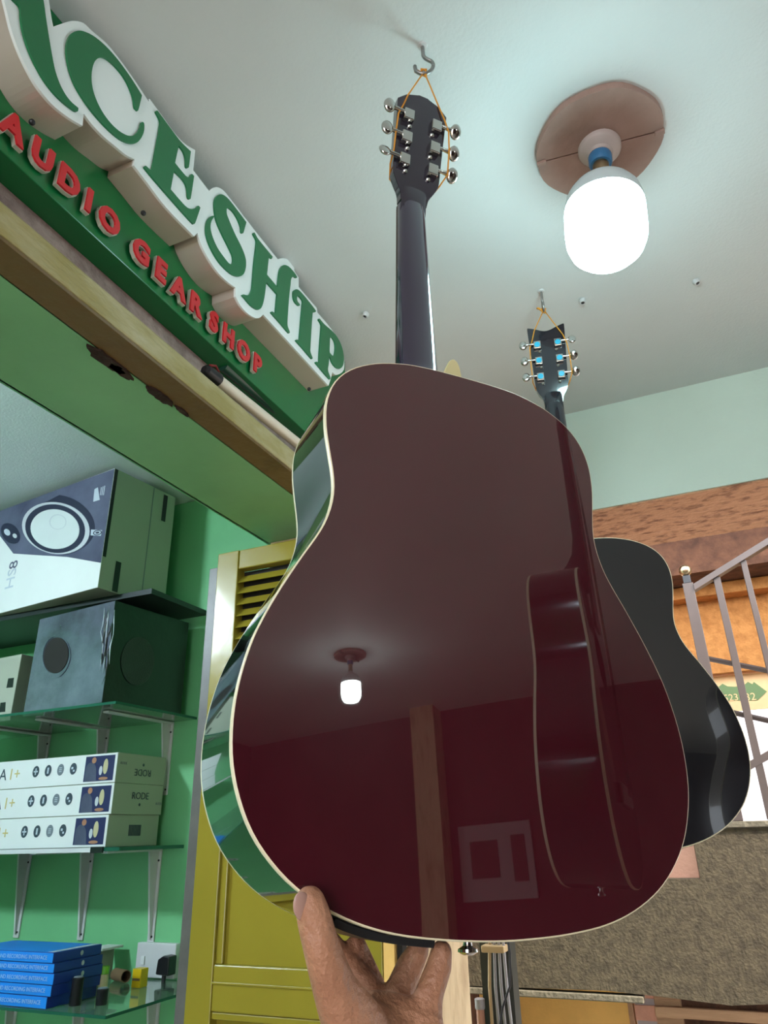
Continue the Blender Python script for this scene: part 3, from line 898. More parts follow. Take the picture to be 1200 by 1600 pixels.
ms.iterations = 9
# thumb nail
nc = atd(472, 1416, 0.4490)
nx = Vector(_r)*0.80+Vector(_f)*0.6
nz = (Vector(_u)*0.97-Vector(_r)*0.22).normalized()
ny = nz.cross(nx).normalized()
nx = ny.cross(nz).normalized()
R = Matrix((nx, ny, nz)).transposed()
MB().sphere(nc, (0.0062, 0.0022, 0.0090), 18, 10, R).build('thumb_nail', M_NAIL, hand, smooth='full')

# ================================================================== DOOR LEAF
YD = 1.30
door = thing('door_1', 'open olive yellow metal door leaf with louvres', 'door', (-0.78, YD, 0))
door['kind'] = 'structure'
XL, XR, ZT_ = -0.990, -0.585, 0.615
MB().box(XL, XL+0.058, YD, YD+0.03, 0.02, Z(ZT_)).build('stile', M_DOOR, door, bevel=0.002)
MB().box(XR-0.05, XR, YD, YD+0.03, 0.02, Z(ZT_)).build('stile', M_DOOR, door, bevel=0.002)
for z0, z1 in ((0.568, ZT_), (0.10, 0.15), (-0.288, -0.214), (-1.45, -1.35)):
    MB().box(XL+0.058, XR-0.05, YD+0.002, YD+0.029, Z(z0), Z(z1)).build('rail', M_DOOR, door, bevel=0.0025)
MB().box(XL+0.058, XR-0.05, YD+0.014, YD+0.018, Z(-0.214), Z(0.10)).build('panel', M_DOOR, door)
MB().box(XL+0.058, XL+0.074, YD+0.006, YD+0.014, Z(-0.214), Z(0.10)).build('panel_bead', M_DOOR, door, bevel=0.002)
MB().box(XL+0.058, XR-0.05, YD+0.022, YD+0.026, Z(-1.35), Z(-0.29)).build('panel', M_DOOR, door)
MB().box(XL+0.058, XR-0.05, YD-0.0005, YD+0.002, Z(-0.245), Z(-0.241)).build('panel_bead', M_DOOR, door, bevel=0.001)
MB().box(XL+0.058, XR-0.05, YD+0.004, YD+0.012, Z(-0.300), Z(-0.2885)).build('panel_bead', M_DOOR, door, bevel=0.002)
MB().box(XL+0.058, XR-0.05, YD+0.028, YD+0.032, Z(0.15), Z(0.568)).build('louvre_shade', M_DOORDK, door)  # near-black sheet painted as the shade between the slats
z = 0.555
sl_ = None
while z > 0.17:
    if sl_ is None:
        sl_ = MB().hexa([(XL+0.058, YD+0.003, Z(z)-0.020), (XR-0.05, YD+0.003, Z(z)-0.020), (XR-0.05, YD+0.006, Z(z)-0.020), (XL+0.058, YD+0.006, Z(z)-0.020)],
                        [(XL+0.058, YD+0.020, Z(z)), (XR-0.05, YD+0.020, Z(z)), (XR-0.05, YD+0.023, Z(z)), (XL+0.058, YD+0.023, Z(z))]).build('slat', M_DOOR, door)
        sl_['_z'] = z
    else:
        q = sl_.copy()
        COL.objects.link(q)
        q.location.z = z-sl_['_z']
    z -= 0.0265
MB().box(-1.018, XL-0.001, YD+0.008, YD+0.024, 0.02, Z(0.585)).build('edge_strip', M_GALV, door, bevel=0.0015)
# slim jamb post behind the leaf
struct(MB().box(-0.583, -0.563, YD, YD+0.03, 0.0, Z(0.60)).build('trim_13', M_YELLOWW))
struct(MB().box(-0.562, -0.552, YD+0.01, YD+0.03, 0.0, Z(0.58)).build('trim_14', M_DOORDK))

# ================================================================== SHELVES IN THE SHOP
YS = 1.835
WX0 = -2.75


def shelf(label, z_top, th, x1, y0, m, glass=False):
    t = thing('wall_shelf', label, 'shelf', ((WX0+x1)/2, YS, Z(z_top-th)))
    MB().box(WX0, x1, y0, YS-0.004, Z(z_top-th), Z(z_top)).build('board', m, t)
    if glass:
        MB().box(WX0, x1, y0-0.0015, y0-0.0002, Z(z_top-th), Z(z_top)).build('front_edge', M_GLASSEDGE, t)
        MB().box(x1+0.0002, x1+0.0015, y0, YS-0.004, Z(z_top-th), Z(z_top)).build('side_edge', M_GLASSEDGE, t)
    return t


shelf('dark shelf board right under the ceiling, carrying a loudspeaker carton', 0.676, 0.016, -1.425, 1.57, M_SHELFDK)
shelf('glass shelf carrying the black plastic-wrapped loudspeaker', 0.340, 0.007, -1.43, 1.49, M_GLASS, True)
sB = shelf('shelf carrying the stack of three white boxes', -0.013, 0.009, -1.44, 1.575, M_GLASS, True)
MB().box(-1.53, -1.49, 1.568, 1.5734, Z(-0.026), Z(-0.011)).build('tape', M_BLACK, sB)
MB().box(WX0, -1.53, 1.569, 1.5734, Z(-0.024), Z(-0.013)).build('edge_trim', M_BRACKET, sB)
shelf('lowest glass shelf carrying the blue boxes', -0.340, 0.006, -1.300, 1.44, M_GLASS, True)


def bracket(label, x, z, arm, leg):
    t = thing('shelf_bracket', label, 'bracket', (x, YS, Z(z-leg)), 'white shelf brackets')
    MB().box(x-0.011, x+0.011, YS-0.006, YS, Z(z-leg), Z(z)).build('wall_leg', M_BRACKET, t, bevel=0.002)
    r1 = MB().box(x-0.011, x+0.011, YS-arm, YS-0.006, Z(z-0.006), Z(z)).build('arm', M_BRACKET, t, bevel=0.002)
    MB().hexa([(x-0.003, YS-0.012, Z(z-leg+0.01)), (x+0.003, YS-0.012, Z(z-leg+0.01)), (x+0.003, YS-0.006, Z(z-leg+0.01)), (x-0.003, YS-0.006, Z(z-leg+0.01))],
              [(x-0.003, YS-0.045, Z(z-0.006)), (x+0.003, YS-0.045, Z(z-0.006)), (x+0.003, YS-0.006, Z(z-0.006)), (x-0.003, YS-0.006, Z(z-0.006))]).build('rib', M_BRACKET, t)
    for k in (0.03, leg-0.015):
        MB().sphere((x+0.005, YS-0.007, Z(z-k)), 0.003, 8, 6).build('screw', M_SCREW_SHADE, t)


POSN = ('rightmost', 'middle', 'leftmost')
for lv, (z, arm, leg) in {'under the white boxes shelf': (-0.0225, 0.22, 0.235), 'under the wrapped loudspeaker shelf': (0.3325, 0.28, 0.21), 'under the lowest glass shelf': (-0.3465, 0.32, 0.24)}.items():
    for nm, x in zip(POSN, (-1.526, -1.782, -2.036)):
        bracket('white metal bracket ' + lv + ', ' + nm, x if arm < 0.3 else x+0.04, z, arm, leg)


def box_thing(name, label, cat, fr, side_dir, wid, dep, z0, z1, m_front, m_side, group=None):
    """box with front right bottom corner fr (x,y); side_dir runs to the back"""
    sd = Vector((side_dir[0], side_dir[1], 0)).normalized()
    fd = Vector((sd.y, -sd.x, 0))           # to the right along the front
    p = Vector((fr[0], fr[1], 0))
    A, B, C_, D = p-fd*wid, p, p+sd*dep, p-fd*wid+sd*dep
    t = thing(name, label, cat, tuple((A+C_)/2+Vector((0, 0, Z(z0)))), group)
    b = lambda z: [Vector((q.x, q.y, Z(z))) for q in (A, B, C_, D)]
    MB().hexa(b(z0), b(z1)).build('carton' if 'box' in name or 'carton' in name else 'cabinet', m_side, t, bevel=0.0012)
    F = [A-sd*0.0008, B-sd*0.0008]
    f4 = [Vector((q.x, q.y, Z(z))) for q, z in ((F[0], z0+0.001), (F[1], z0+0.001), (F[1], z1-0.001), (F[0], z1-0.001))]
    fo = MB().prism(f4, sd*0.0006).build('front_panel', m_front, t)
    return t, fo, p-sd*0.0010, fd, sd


# --- loudspeaker carton
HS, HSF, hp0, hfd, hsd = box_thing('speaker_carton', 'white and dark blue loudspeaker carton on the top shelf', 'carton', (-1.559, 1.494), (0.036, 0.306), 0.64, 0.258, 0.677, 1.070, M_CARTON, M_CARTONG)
hP0 = Vector((hp0.x, hp0.y, Z(0.7)))


def hproj(L, sh=0.0, closed=True):
    out = [atp(a, b, hP0-hsd*sh, hsd) for a, b in L]
    for q in out:
        q.z = min(q.z, Z(1.0688))
        k = (q-hP0).dot(hfd)
        q += hfd*(max(min(k, -0.0006), -0.6390)-k)
    return out


def flat(name, pts, m, parent, n, th=0.0004):
    return MB().prism(pts, Vector(n)*-th).build(name, m, parent)


def zt5(L):
    return [(x/6.6667, 760+y/6.6667) for x, y in L]


flat('printed_photo', hproj([(-60, 812), (-60, 760), (0, 786.5), (100, 756), (179, 732.5)] + zt5([(1075, 790), (700, 735), (370, 715), (140, 700), (0, 515)])), M_PRINTDK, HSF, hsd)


def ell(cx, cy, rx, ry, rot=0, n=44, a0=0, a1=2*math.pi):
    out = []
    for k in range(n):
        a = a0+(a1-a0)*k/n
        x, y = rx*math.cos(a), ry*math.sin(a)
        out.append((cx+x*math.cos(rot)-y*math.sin(rot), cy+x*math.sin(rot)+y*math.cos(rot)))
    return out


def ring(name, e1, e2, m, sh, parent):
    a = hproj(zt5(e1), sh)
    b = hproj(zt5(e2), sh)
    MB().prism(a, hsd*-0.0002, [b]).build(name, m, parent)


ring('printed_surround', ell(600, 390, 395, 300, 0.25), ell(590, 440, 350, 275, 0.2), M_PRINTBLK, 0.0005, HSF)
ring('printed_ring', ell(582, 435, 355, 268, 0.2), ell(575, 440, 315, 252, 0.2), M_PRINTGREY, 0.0007, HSF)
ring('printed_ring', ell(575, 442, 312, 250, 0.2), ell(575, 445, 258, 208, 0.12), M_PRINTBLK, 0.0009, HSF)
flat('printed_cone', hproj(zt5(ell(573, 445, 255, 206, 0.12)), 0.0011), M_PRINTCONE, HSF, hsd)
ring('printed_cap', ell(602, 370, 88, 80), ell(604, 372, 80, 72), M_PRINTGREY, 0.0016, HSF)
flat('printed_knob', hproj(zt5(ell(110, 490, 120, 85, 0.9)), 0.0006), M_PRINTBLK, HSF, hsd)
flat('printed_knob_light', hproj(zt5(ell(75, 478, 38, 28, 0.9)), 0.0012), M_PRINT_GLINT, HSF, hsd)
flat('printed_knob_light', hproj(zt5(ell(155, 515, 26, 20, 0.9)), 0.0012), M_PRINTGREY, HSF, hsd)
flat('logo_plate', hproj(zt5([(950, 450), (1065, 455), (1050, 515), (945, 510)]), 0.0006), M_PRINT_GLINT, HSF, hsd)
ring('logo', ell(1015, 482, 46, 27, -0.2), ell(1015, 482, 36, 19, -0.2), M_PRINTBLK, 0.0012, HSF)
flat('logo_core', hproj(zt5(ell(1015, 482, 20, 10, -0.2)), 0.0012), M_PRINTBLK, HSF, hsd)
flat('barcode_sticker', hproj(zt5([(985, 30), (1020, 10), (1040, 140), (972, 160)]), 0.0006), M_PRINT_GLINT, HSF, hsd)
for k in range(3):
    flat('print_line', hproj(zt5([(1052+k*18, 10-k*8), (1060+k*18, 8-k*8), (1050+k*16, 90), (1042+k*16, 92)]), 0.0006), M_PRINT_GLINT, HSF, hsd)
pt = hproj(zt5([(115, 960)]), 0.0003)[0]
text_part('lettering', 'HS', 0.062, M_PRINT_GLINT, HSF, pt, (0, 0, 1), tuple(-hfd), depth=0.0004)
pt = hproj(zt5([(145, 815)]), 0.0003)[0]
text_part('lettering', '8', 0.062, M_PRINTDK, HSF, pt, (0, 0, 1), tuple(-hfd), depth=0.0004)
# side face: dark edge tape, seam
bs = Vector((-1.559, 1.494, 0))+hfd*0.0010


def hside(a, z):
    return Vector((bs.x+hsd.x*a, bs.y+hsd.y*a, Z(z)))


for nm, a0, a1, z0, z1 in (('edge_print', 0.0, 0.012, 0.775, 1.068), ('tape_strip', 0.205, 0.222, 0.965, 1.06), ('tape_strip', 0.050, 0.070, 0.680, 0.775), ('seam', 0.160, 0.1625, 0.679, 1.068)):
    flat(nm, [hside(a0, z0), hside(a1, z0), hside(a1, z1), hside(a0, z1)], M_BLACK if nm != 'seam' else M_INKGREY, HS, -hfd)

# --- wrapped loudspeaker
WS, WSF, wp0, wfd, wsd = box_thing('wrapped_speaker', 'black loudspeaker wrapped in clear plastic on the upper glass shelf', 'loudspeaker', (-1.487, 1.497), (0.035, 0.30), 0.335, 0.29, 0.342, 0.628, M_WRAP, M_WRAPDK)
wP0 = Vector((wp0.x, wp0.y, Z(0.5)))
pp = [atp(a, b, wP0-wsd*0.0008, wsd) for a, b in ell(88, 1024, 19, 28, 0.15)]
MB().prism(pp, wsd*-0.0015).build('port', M_DOORDK, WSF)
rr_ = [atp(a, b, wP0-wsd*0.0008, wsd) for a, b in ell(86, 1026, 24, 34, 0.15)]
MB().prism(rr_, wsd*-0.001, [[atp(a, b, wP0-wsd*0.0008, wsd) for a, b in ell(88, 1023, 20.6, 29.6, 0.15)]]).build('port_ring', M_WRAP, WSF)
gP = Vector((-1.487, 1.497, Z(0.5)))+wfd*0.0012
gg = [atp(a, b, gP, wfd) for a, b in ell(215, 1033, 26, 38, 0.05)]
MB().prism(gg, wfd*0.001).build('grille', M_GRILLE, WS)
# crinkled plastic down the corner; pale folds are painted highlights
rng = random.Random(3)
for k in range(7):
    x0 = 180-k*2.4
    yy = 946+rng.uniform(0, 30)
    pts = []
    while yy < 1096 and len(pts) < 7:
        pts.append(atp(x0-(yy-946)*0.105+rng.uniform(-2.5, 2.5), yy, wP0-wsd*0.0008, wsd)-wsd*rng.uniform(0, 0.003))
        yy += rng.uniform(9, 22)
    rs = [rng.uniform(0.0007, 0.0022) for _ in pts]
    rs[0] = rs[-1] = 0.0004
    MB().tube(pts, rs, 6).build('fold_and_glint', M_PRINT_GLINT if k % 3 == 0 else M_WRAPDK, WSF, smooth='full')

# --- white carton at the left end
WC, WCF, cp0, cfd, csd = box_thing('white_carton', 'plain white carton with black squares at the far left beside the wrapped loudspeaker', 'carton', (-1.90, 1.56), (0.02, 0.3), 0.3, 0.25, 0.342, 0.535, M_CARTONG, M_CARTONG)
cP0 = Vector((cp0.x, cp0.y, Z(0.5)))
for L in ([(13, 1060), (22, 1059), (20, 1074), (10, 1075)], [(1, 1098), (9, 1097), (8, 1112), (-1, 1113)]):
    flat('black_square', [atp(a, b, cP0, csd) for a, b in L], M_BLACK, WCF, csd)

# --- three white boom-arm boxes
rows = [(-0.0125, 0.0665), (0.067, 0.146), (0.1465, 0.2245)]
lbl = ['white box with gold 1+ at the bottom of the stack of three', 'white box with gold 1+ in the middle of the stack of three', 'white box with gold 1+ on top of the stack of three']
for i, (z0, z1) in enumerate(rows):
    dx = (-0.006, 0.0, 0.0)[i]
    fx = -1.505+dx
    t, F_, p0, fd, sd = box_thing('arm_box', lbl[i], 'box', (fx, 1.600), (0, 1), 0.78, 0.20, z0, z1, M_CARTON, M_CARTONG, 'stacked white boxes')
    zc = Z((z0+z1)/2)
    y = 1.600-0.0012
    fl = lambda nm, x0, x1, a, b, m: flat(nm, [Vector((x0, y, a)), Vector((x1, y, a)), Vector((x1, y, b)), Vector((x0, y, b))], m, F_, (0, 1, 0), 0.0003)
    px1 = fx-0.008
    ph = fl('photo', px1-0.105, px1, zc-0.033, zc+0.033, M_NAVY)
    y2 = y-0.0004
    body = smooth_loop([(-0.100, -0.032, 1), (-0.100, 0.004), (-0.090, 0.016), (-0.076, 0.014), (-0.064, 0.002), (-0.058, -0.032, 1)], 4)
    MB().prism([Vector((px1+q.x, y2, zc+q.y)) for q in body], (0, -0.0003, 0)).build('photo_detail', M_PRINTDK, F_)
    for (cx, cz, rx, rz, m) in ((-0.074, 0.022, 0.008, 0.008, M_SKINP), (-0.030, 0.004, 0.0085, 0.020, M_TAPE), (-0.046, -0.006, 0.006, 0.012, M_PRINTGREY), (-0.034, -0.027, 0.016, 0.004, M_SKINP)):
        MB().prism([Vector((px1+cx+rx*math.cos(a), y2, zc+cz+rz*math.sin(a))) for a in np.linspace(0, 2*math.pi, 20, endpoint=False)], (0, -0.0004, 0)).build('photo_detail', m, F_)
    for k in range(4):
        cx = px1-0.148-k*0.0475
        m = M_INKGREY if k == 1 else M_INK
        MB().prism([Vector((cx+0.0125*math.cos(a), y, zc+0.004+0.0155*math.sin(a))) for a in np.linspace(0, 2*math.pi, 24, endpoint=False)], (0, -0.0004, 0)).build('icon', m, F_)
        if k == 3:
            parts_ = [(-0.002, 0.002, -0.009, 0.009), (-0.008, 0.008, -0.002, 0.002)]
        elif k == 2:
            parts_ = [(-0.003, 0.003, -0.008, 0.008)]
        elif k == 1:
            parts_ = [(-0.005, 0.005, 0.004, 0.006), (-0.005, 0.005, -0.001, 0.001), (-0.005, 0.005, -0.006, -0.004)]
        else:
            parts_ = [(-0.007, 0.000, -0.001, 0.005), (0.000, 0.006, -0.008, -0.003)]
        for a, b, c_, d_ in parts_:
            flat('icon_mark', [Vector((cx+a, y-0.0005, zc+0.004+c_)), Vector((cx+b, y-0.0005, zc+0.004+c_)), Vector((cx+b, y-0.0005, zc+0.004+d_)), Vector((cx+a, y-0.0005, zc+0.004+d_))], M_PRINT_GLINT, F_, (0, 1, 0), 0.0002)
    tx = px1-0.375
    text_part('lettering', '1+', 0.044, M_GOLD, F_, (tx, y, zc), (1, 0, 0), (0, 0, 1), depth=0.0004)
    text_part('lettering', 'PSA', 0.046, M_INK, F_, (tx-0.030, y, zc), (1, 0, 0), (0, 0, 1), depth=0.0004, align='RIGHT')
    xe = fx+0.0008
    if i == 2:
        text_part('lettering', 'RODE', 0.026, M_INK, t, (xe, 1.705, zc-0.008), (0, -1, 0), (0, 0, -1), depth=0.0004)
        MB().sphere((xe, 1.705, zc+0.012), (0.0006, 0.004, 0.004), 10, 6).build('emblem', M_INK, t)
        text_part('lettering', 'RODE', 0.010, M_INKGREY, t, (xe, 1.625, zc+0.012), (0, 1, 0), (0, 0, 1), depth=0.0004)
    elif i == 1:
        text_part('lettering', 'RODE', 0.026, M_INK, t, (xe, 1.705, zc+0.008), (0, 1, 0), (0, 0, 1), depth=0.0004)
        MB().sphere((xe, 1.705, zc-0.014), (0.0006, 0.004, 0.004), 10, 6).build('emblem', M_INK, t)
        text_part('lettering', 'RODE', 0.010, M_INKGREY, t, (xe, 1.785, zc-0.010), (0, 1, 0), (0, 0, 1), depth=0.0004)
    else:
        for k in range(9):
            yy = 1.680+k*0.0055
            flat('barcode_bar', [Vector((xe, yy, zc-0.014)), Vector((xe, yy+0.0035, zc-0.014)), Vector((xe, yy+0.0035, zc+0.014)), Vector((xe, yy, zc+0.014))], M_INK, t, (-1, 0, 0), 0.0003)

# --- five blue boxes
zb = -0.3395
hts = (0.0235, 0.022, 0.0225, 0.019, 0.021)
offs = ((-1.482, 1.447), (-1.473, 1.447), (-1.470, 1.446), (-1.474, 1.447), (-1.480, 1.446))
ords = ('lowest', 'second lowest', 'middle', 'second highest', 'topmost')
for i in range(5):
    z0, z1 = zb, zb+hts[i]
    zb = z1+0.0003
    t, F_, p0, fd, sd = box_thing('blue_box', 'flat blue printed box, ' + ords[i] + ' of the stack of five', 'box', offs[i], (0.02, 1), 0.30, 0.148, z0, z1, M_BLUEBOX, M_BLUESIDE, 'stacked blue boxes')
    zc = Z((z0+z1)/2)
    text_part('lettering', 'AND RECORDING INTERFACE', 0.0115, M_BLUETEXT, F_, (offs[i][0]-0.017, offs[i][1]-0.0012, zc), (1, 0, 0), (0, 0, 1), depth=0.0003, align='RIGHT')
    if i >= 2:
        MB().sphere((offs[i][0]+0.0022, offs[i][1]+0.085, zc), (0.0008, 0.005, 0.0055), 10, 6).build('emblem', M_PRINT_GLINT, t)
    if i == 4:
        flat('top_print', [Vector((offs[i][0]-0.30, 1.45, Z(z1)+0.0002)), Vector((offs[i][0]-0.002, 1.45, Z(z1)+0.0002)), Vector((offs[i][0]+0.002, 1.590, Z(z1)+0.0002)), Vector((offs[i][0]-0.295, 1.590, Z(z1)+0.0002))], M_BLUEBOX, t, (0, 0, -1), 0.0003)
        flat('top_stripe', [Vector((offs[i][0]-0.022, 1.45, Z(z1)+0.0006)), Vector((offs[i][0]-0.003, 1.45, Z(z1)+0.0006)), Vector((offs[i][0]+0.001, 1.590, Z(z1)+0.0006)), Vector((offs[i][0]-0.018, 1.590, Z(z1)+0.0006))], M_PRINT_GLINT, t, (0, 0, -1), 0.0003)
zsh = -0.3398


def on_shelf(px, py):
    return at(px, py, z=zsh)


def can(name, label, cat, px, py, prof, m, n=24, extra=None):
    p = on_shelf(px, py)
    t = thing(name, label, cat, tuple(p))
    MB().lathe(prof, p, (0, 0, 1), n).build('body', m, t, smooth=True)
    if extra:
        MB().lathe(extra[0], p, (0, 0, 1), n).build(extra[2], extra[1], t, smooth=True)
    return t


can('black_tube', 'tall black plastic tube in front of the blue boxes', 'tube', 117, 1571, [(0.0130, 0), (0.0135, 0.002), (0.0125, 0.050), (0.0132, 0.051), (0.0130, 0.054), (0.011, 0.055)], M_BLACK, extra=([(0.0105, 0.0552), (0.0095, 0.057)], M_INKGREY, 'lid'))
can('black_pot', 'short black plastic pot beside the tall black tube', 'pot', 158, 1570, [(0.0120, 0), (0.0128, 0.002), (0.0132, 0.026), (0.0138, 0.027), (0.0136, 0.031), (0.012, 0.032)], M_BLACK, extra=([(0.0115, 0.0322), (0.010, 0.0335)], M_INKGREY, 'lid'))
can('glue_stick', 'beige tube with a bright green cap on the lowest shelf', 'tube', 159, 1556, [(0.0105, 0), (0.011, 0.002), (0.011, 0.045)], M_TAPE, extra=([(0.0113, 0.0452), (0.0113, 0.060), (0.010, 0.062)], M_GRNCAP, 'cap'))
# cardboard core lying on its side
pc0 = on_shelf(196, 1536)
pc0.z += 0.0145
dct = Vector((-0.9, 0.35, 0)).normalized()
co = thing('cardboard_core', 'empty brown cardboard roll lying on the lowest shelf', 'cardboard roll', tuple(pc0-Vector((0, 0, 0.0145))))
ro, ri = [], []
MB().loft([[pc0+dct*a+(Vector((0, 0, 1))*math.cos(t)+dct.cross(Vector((0, 0, 1)))*math.sin(t))*r for t in np.linspace(0, 2*math.pi, 24, endpoint=False)] for a, r in ((0.06, 0.0125), (0, 0.0125), (0, 0.0145), (0.06, 0.0145), (0.06, 0.0125))]).build('paper_tube', M_CARDB, co, smooth=True)
MB().lathe([(0.0124, 0.03), (0.0124, 0.031)], pc0, dct, 20).build('hollow_shade', M_SCREW_SHADE, co)  # dark disc stands for the shade inside the empty roll
# yellow carton
py_ = on_shelf(216, 1543)
yb = thing('yellow_carton', 'small yellow carton beside the wall socket', 'carton', tuple(py_))
MB().box(py_.x-0.015, py_.x+0.013, py_.y-0.010, py_.y+0.018, py_.z, py_.z+0.042).build('body', M_YBOX, yb, bevel=0.0015)
flat('print_band', [Vector((py_.x-0.013, py_.y-0.0105, py_.z+0.016)), Vector((py_.x+0.011, py_.y-0.0105, py_.z+0.016)), Vector((py_.x+0.011, py_.y-0.0105, py_.z+0.021)), Vector((py_.x-0.013, py_.y-0.0105, py_.z+0.021))], M_CARDB, yb, (0, 1, 0))
# small white printed carton behind the blue boxes
pw = thing('printed_carton', 'small white carton with black print behind the blue boxes', 'carton', (-1.475, 1.775, Z(-0.3398)))
MB().box(-1.64, -1.40+-0.23, 1.74, 1.81, Z(-0.3398), Z(-0.268)).build('body', M_CARTONG, pw, bevel=0.001)
MB().box(-1.66, -1.605, 1.735, 1.815, Z(-0.2678), Z(-0.262)).build('lid', M_CARTON, pw, bevel=0.001)
# wall socket with plug
sk0, sk1 = at(216, 1472, y=1.82), at(272, 1530, y=1.82)
ws = thing('wall_socket', 'white double wall socket under the rightmost bracket', 'socket', ((sk0.x+sk1.x)/2, YS, sk1.z))
MB().box(sk0.x, sk1.x, YS-0.018, YS, sk1.z, sk0.z).build('plate', M_BRACKET, ws, bevel=0.003)
MB().box(sk0.x+0.02, sk0.x+0.032, YS-0.022, YS-0.018, sk1.z+0.03, sk1.z+0.05).build('switch', M_CARTON, ws, bevel=0.001)
for dx in (0.012, 0.024):
    MB().sphere((sk0.x+dx, YS-0.018, sk1.z+0.018), 0.003, 8, 6).build('screw', M_SCREW_SHADE, ws)
kp = at(256, 1512, y=1.79)
pg = thing('power_plug', 'black three-pin plug in the white wall socket', 'plug', tuple(kp))
MB().prism([Vector((kp.x-0.022, YS-0.019, kp.z-0.016)), Vector((kp.x-0.018, YS-0.019, kp.z+0.018)), Vector((kp.x, YS-0.019, kp.z+0.028)), Vector((kp.x+0.020, YS-0.019, kp.z+0.026)), Vector((kp.x+0.020, YS-0.019, kp.z-0.018))], (0, -0.032, 0)).build('body', M_BLACK, pg, bevel=0.003)
MB().tube([(kp.x-0.005, YS-0.035, kp.z-0.014), (kp.x-0.005, YS-0.036, kp.z-0.038), (kp.x+0.002, YS-0.036, kp.z-0.052), (kp.x+0.02, YS-0.034, kp.z-0.056), (kp.x+0.06, YS-0.032, kp.z-0.058)], 0.0055, 8).build('cable', M_CABLEB, pg, smooth=True)

# ================================================================== OUTSIDE: STAIR LANDING, RAILING, YARD
YLd = 3.30


def XZ(L, y):
    return [at(a, b, y=y) for a, b in L]


conc = [Vector((-1.25, YLd, Z(-0.575))), Vector((-0.9, YLd, Z(-0.57))), Vector((-0.55, YLd, Z(-0.565))), Vector((-0.35, YLd, Z(-0.575))), Vector((-0.12, YLd, Z(-0.59))), Vector((0.0, YLd, Z(-0.58))), Vector((0.08, YLd, Z(-0.53))), Vector((0.3, YLd, Z(-0.42))), Vector((2.4, YLd, Z(0.6))), Vector((2.4, YLd, Z(1.1))), Vector((0.3, YLd, Z(-0.01))), Vector((-0.146, YLd, Z(-0.01))), Vector((-0.146, YLd, Z(-0.185))), Vector((-1.25, YLd, Z(-0.185)))]
land = MB().prism(conc, (0, 1.0, 0)).build('stair_landing', M_CONC)
struct(land, 'rough grey concrete stair landing below the railing')
struct(MB().box(-0.14, 0.3, YLd-0.012, YLd+0.02, Z(-0.0095), Z(0.012)).build('trim_8', M_CONCEDGE, bevel=0.002))
struct(MB().box(-1.2, -0.42, YLd-0.004, YLd+0.05, Z(-0.600), Z(-0.577)).build('trim_9', M_CONCEDGE, bevel=0.004))
struct(MB().box(-1.2, -0.149, YLd+0.04, YLd+0.2, Z(-0.184), Z(0.35)).build('wall_stair', M_PINK))
rl = thing('stair_railing', 'grey metal stair railing with a brass ball on its end post', 'railing', (0.02, YLd, Z(0.0)))
sl2 = 0.475
YR = YLd+0.03
ztop = lambda x: 0.968+sl2*(x-0.03)
zbot = lambda x: 0.232+sl2*(x-0.121)
MB().box(0.002, 0.047, YR, YR+0.04, Z(0.012), Z(0.985)).build('post', M_RAIL, rl, bevel=0.002)
MB().box(0.008, 0.041, YR+0.004, YR+0.036, Z(0.985), Z(1.022)).build('post_cap', M_BLACK, rl, bevel=0.003)
MB().sphere((0.025, YR+0.02, Z(1.048)), 0.027, 20, 12).build('ball', M_BRASS, rl, smooth='full')
x1 = 2.2


def sloped(nm, xa, xb, zf, h, y0, y1):
    MB().hexa([(xa, y0, Z(zf(xa)-h)), (xb, y0, Z(zf(xb)-h)), (xb, y1, Z(zf(xb)-h)), (xa, y1, Z(zf(xa)-h))],
              [(xa, y0, Z(zf(xa))), (xb, y0, Z(zf(xb))), (xb, y1, Z(zf(xb))), (xa, y1, Z(zf(xa)))]).build(nm, M_RAIL, rl)


sloped('top_rail', 0.047, x1, ztop, 0.028, YR-0.004, YR+0.044)
sloped('bottom_rail', 0.047, x1, zbot, 0.03, YR+0.006, YR+0.034)
for k in range(14):
    x = 0.131+k*0.122
    wd = 0.022 if k == 0 else 0.018
    lo = (0.015 if x < 0.30 else zbot(x)-0.03)
    MB().box(x, x+wd*1.3, YR+0.008, YR+0.032, Z(lo), Z(ztop(x)-0.02)).build('bar', M_RAIL, rl, bevel=0.0015)
# thinner stays crossing behind
for (xa, za, xb, zb_) in ((0.04, 0.655, 0.60, 0.46), (0.09, 0.425, 0.60, 0.25)):
    MB().tube([(xa, YR+0.046, Z(za)), (xb, YR+0.046, Z(zb_))], 0.011, 6).build('brace', M_RAIL, rl)

# orange wall, dark slab above it, street sign, sunlit facade
struct(MB().box(-2.6, 5.5, 4.30, 4.50, Z(0.75), Z(2.4)).build('wall_outside', M_ORANGE), 'orange rendered wall across the yard')
struct(MB().box(-2.6, 5.5, 4.18, 4.30, Z(1.150), Z(1.215)).build('trim_10', M_ORANGE, bevel=0.004))
struct(MB().box(-2.6, 5.5, 3.95, 4.30, Z(1.218), Z(1.9)).build('wall_outside_upper', M_DKBROWN), 'dark brown rendered slab edge above the orange wall')
struct(MB().box(-2.6, -1.3, 2.9, 4.5, 0, Z(2.4)).build('wall_yard_left', M_DKBROWN))
struct(MB().box(-2.6, 5.5, 3.1, 4.5, Z(1.9), Z(2.05)).build('yard_sun_block', M_DKBROWN))  # unseen slab added to keep direct sun off the railing and wall
YSg = 4.36
sg = thing('street_sign', 'cream and orange painted sign with a green arrow and number beyond the railing', 'sign', (0.2, YSg, Z(0.54)))
a_, b_ = at(1080, 1056, y=YSg), at(1320, 1035, y=YSg)
MB().box(-0.35, 0.95, YSg, YSg+0.02, Z(0.555), Z(0.745)).build('board', M_SIGNOR, sg)
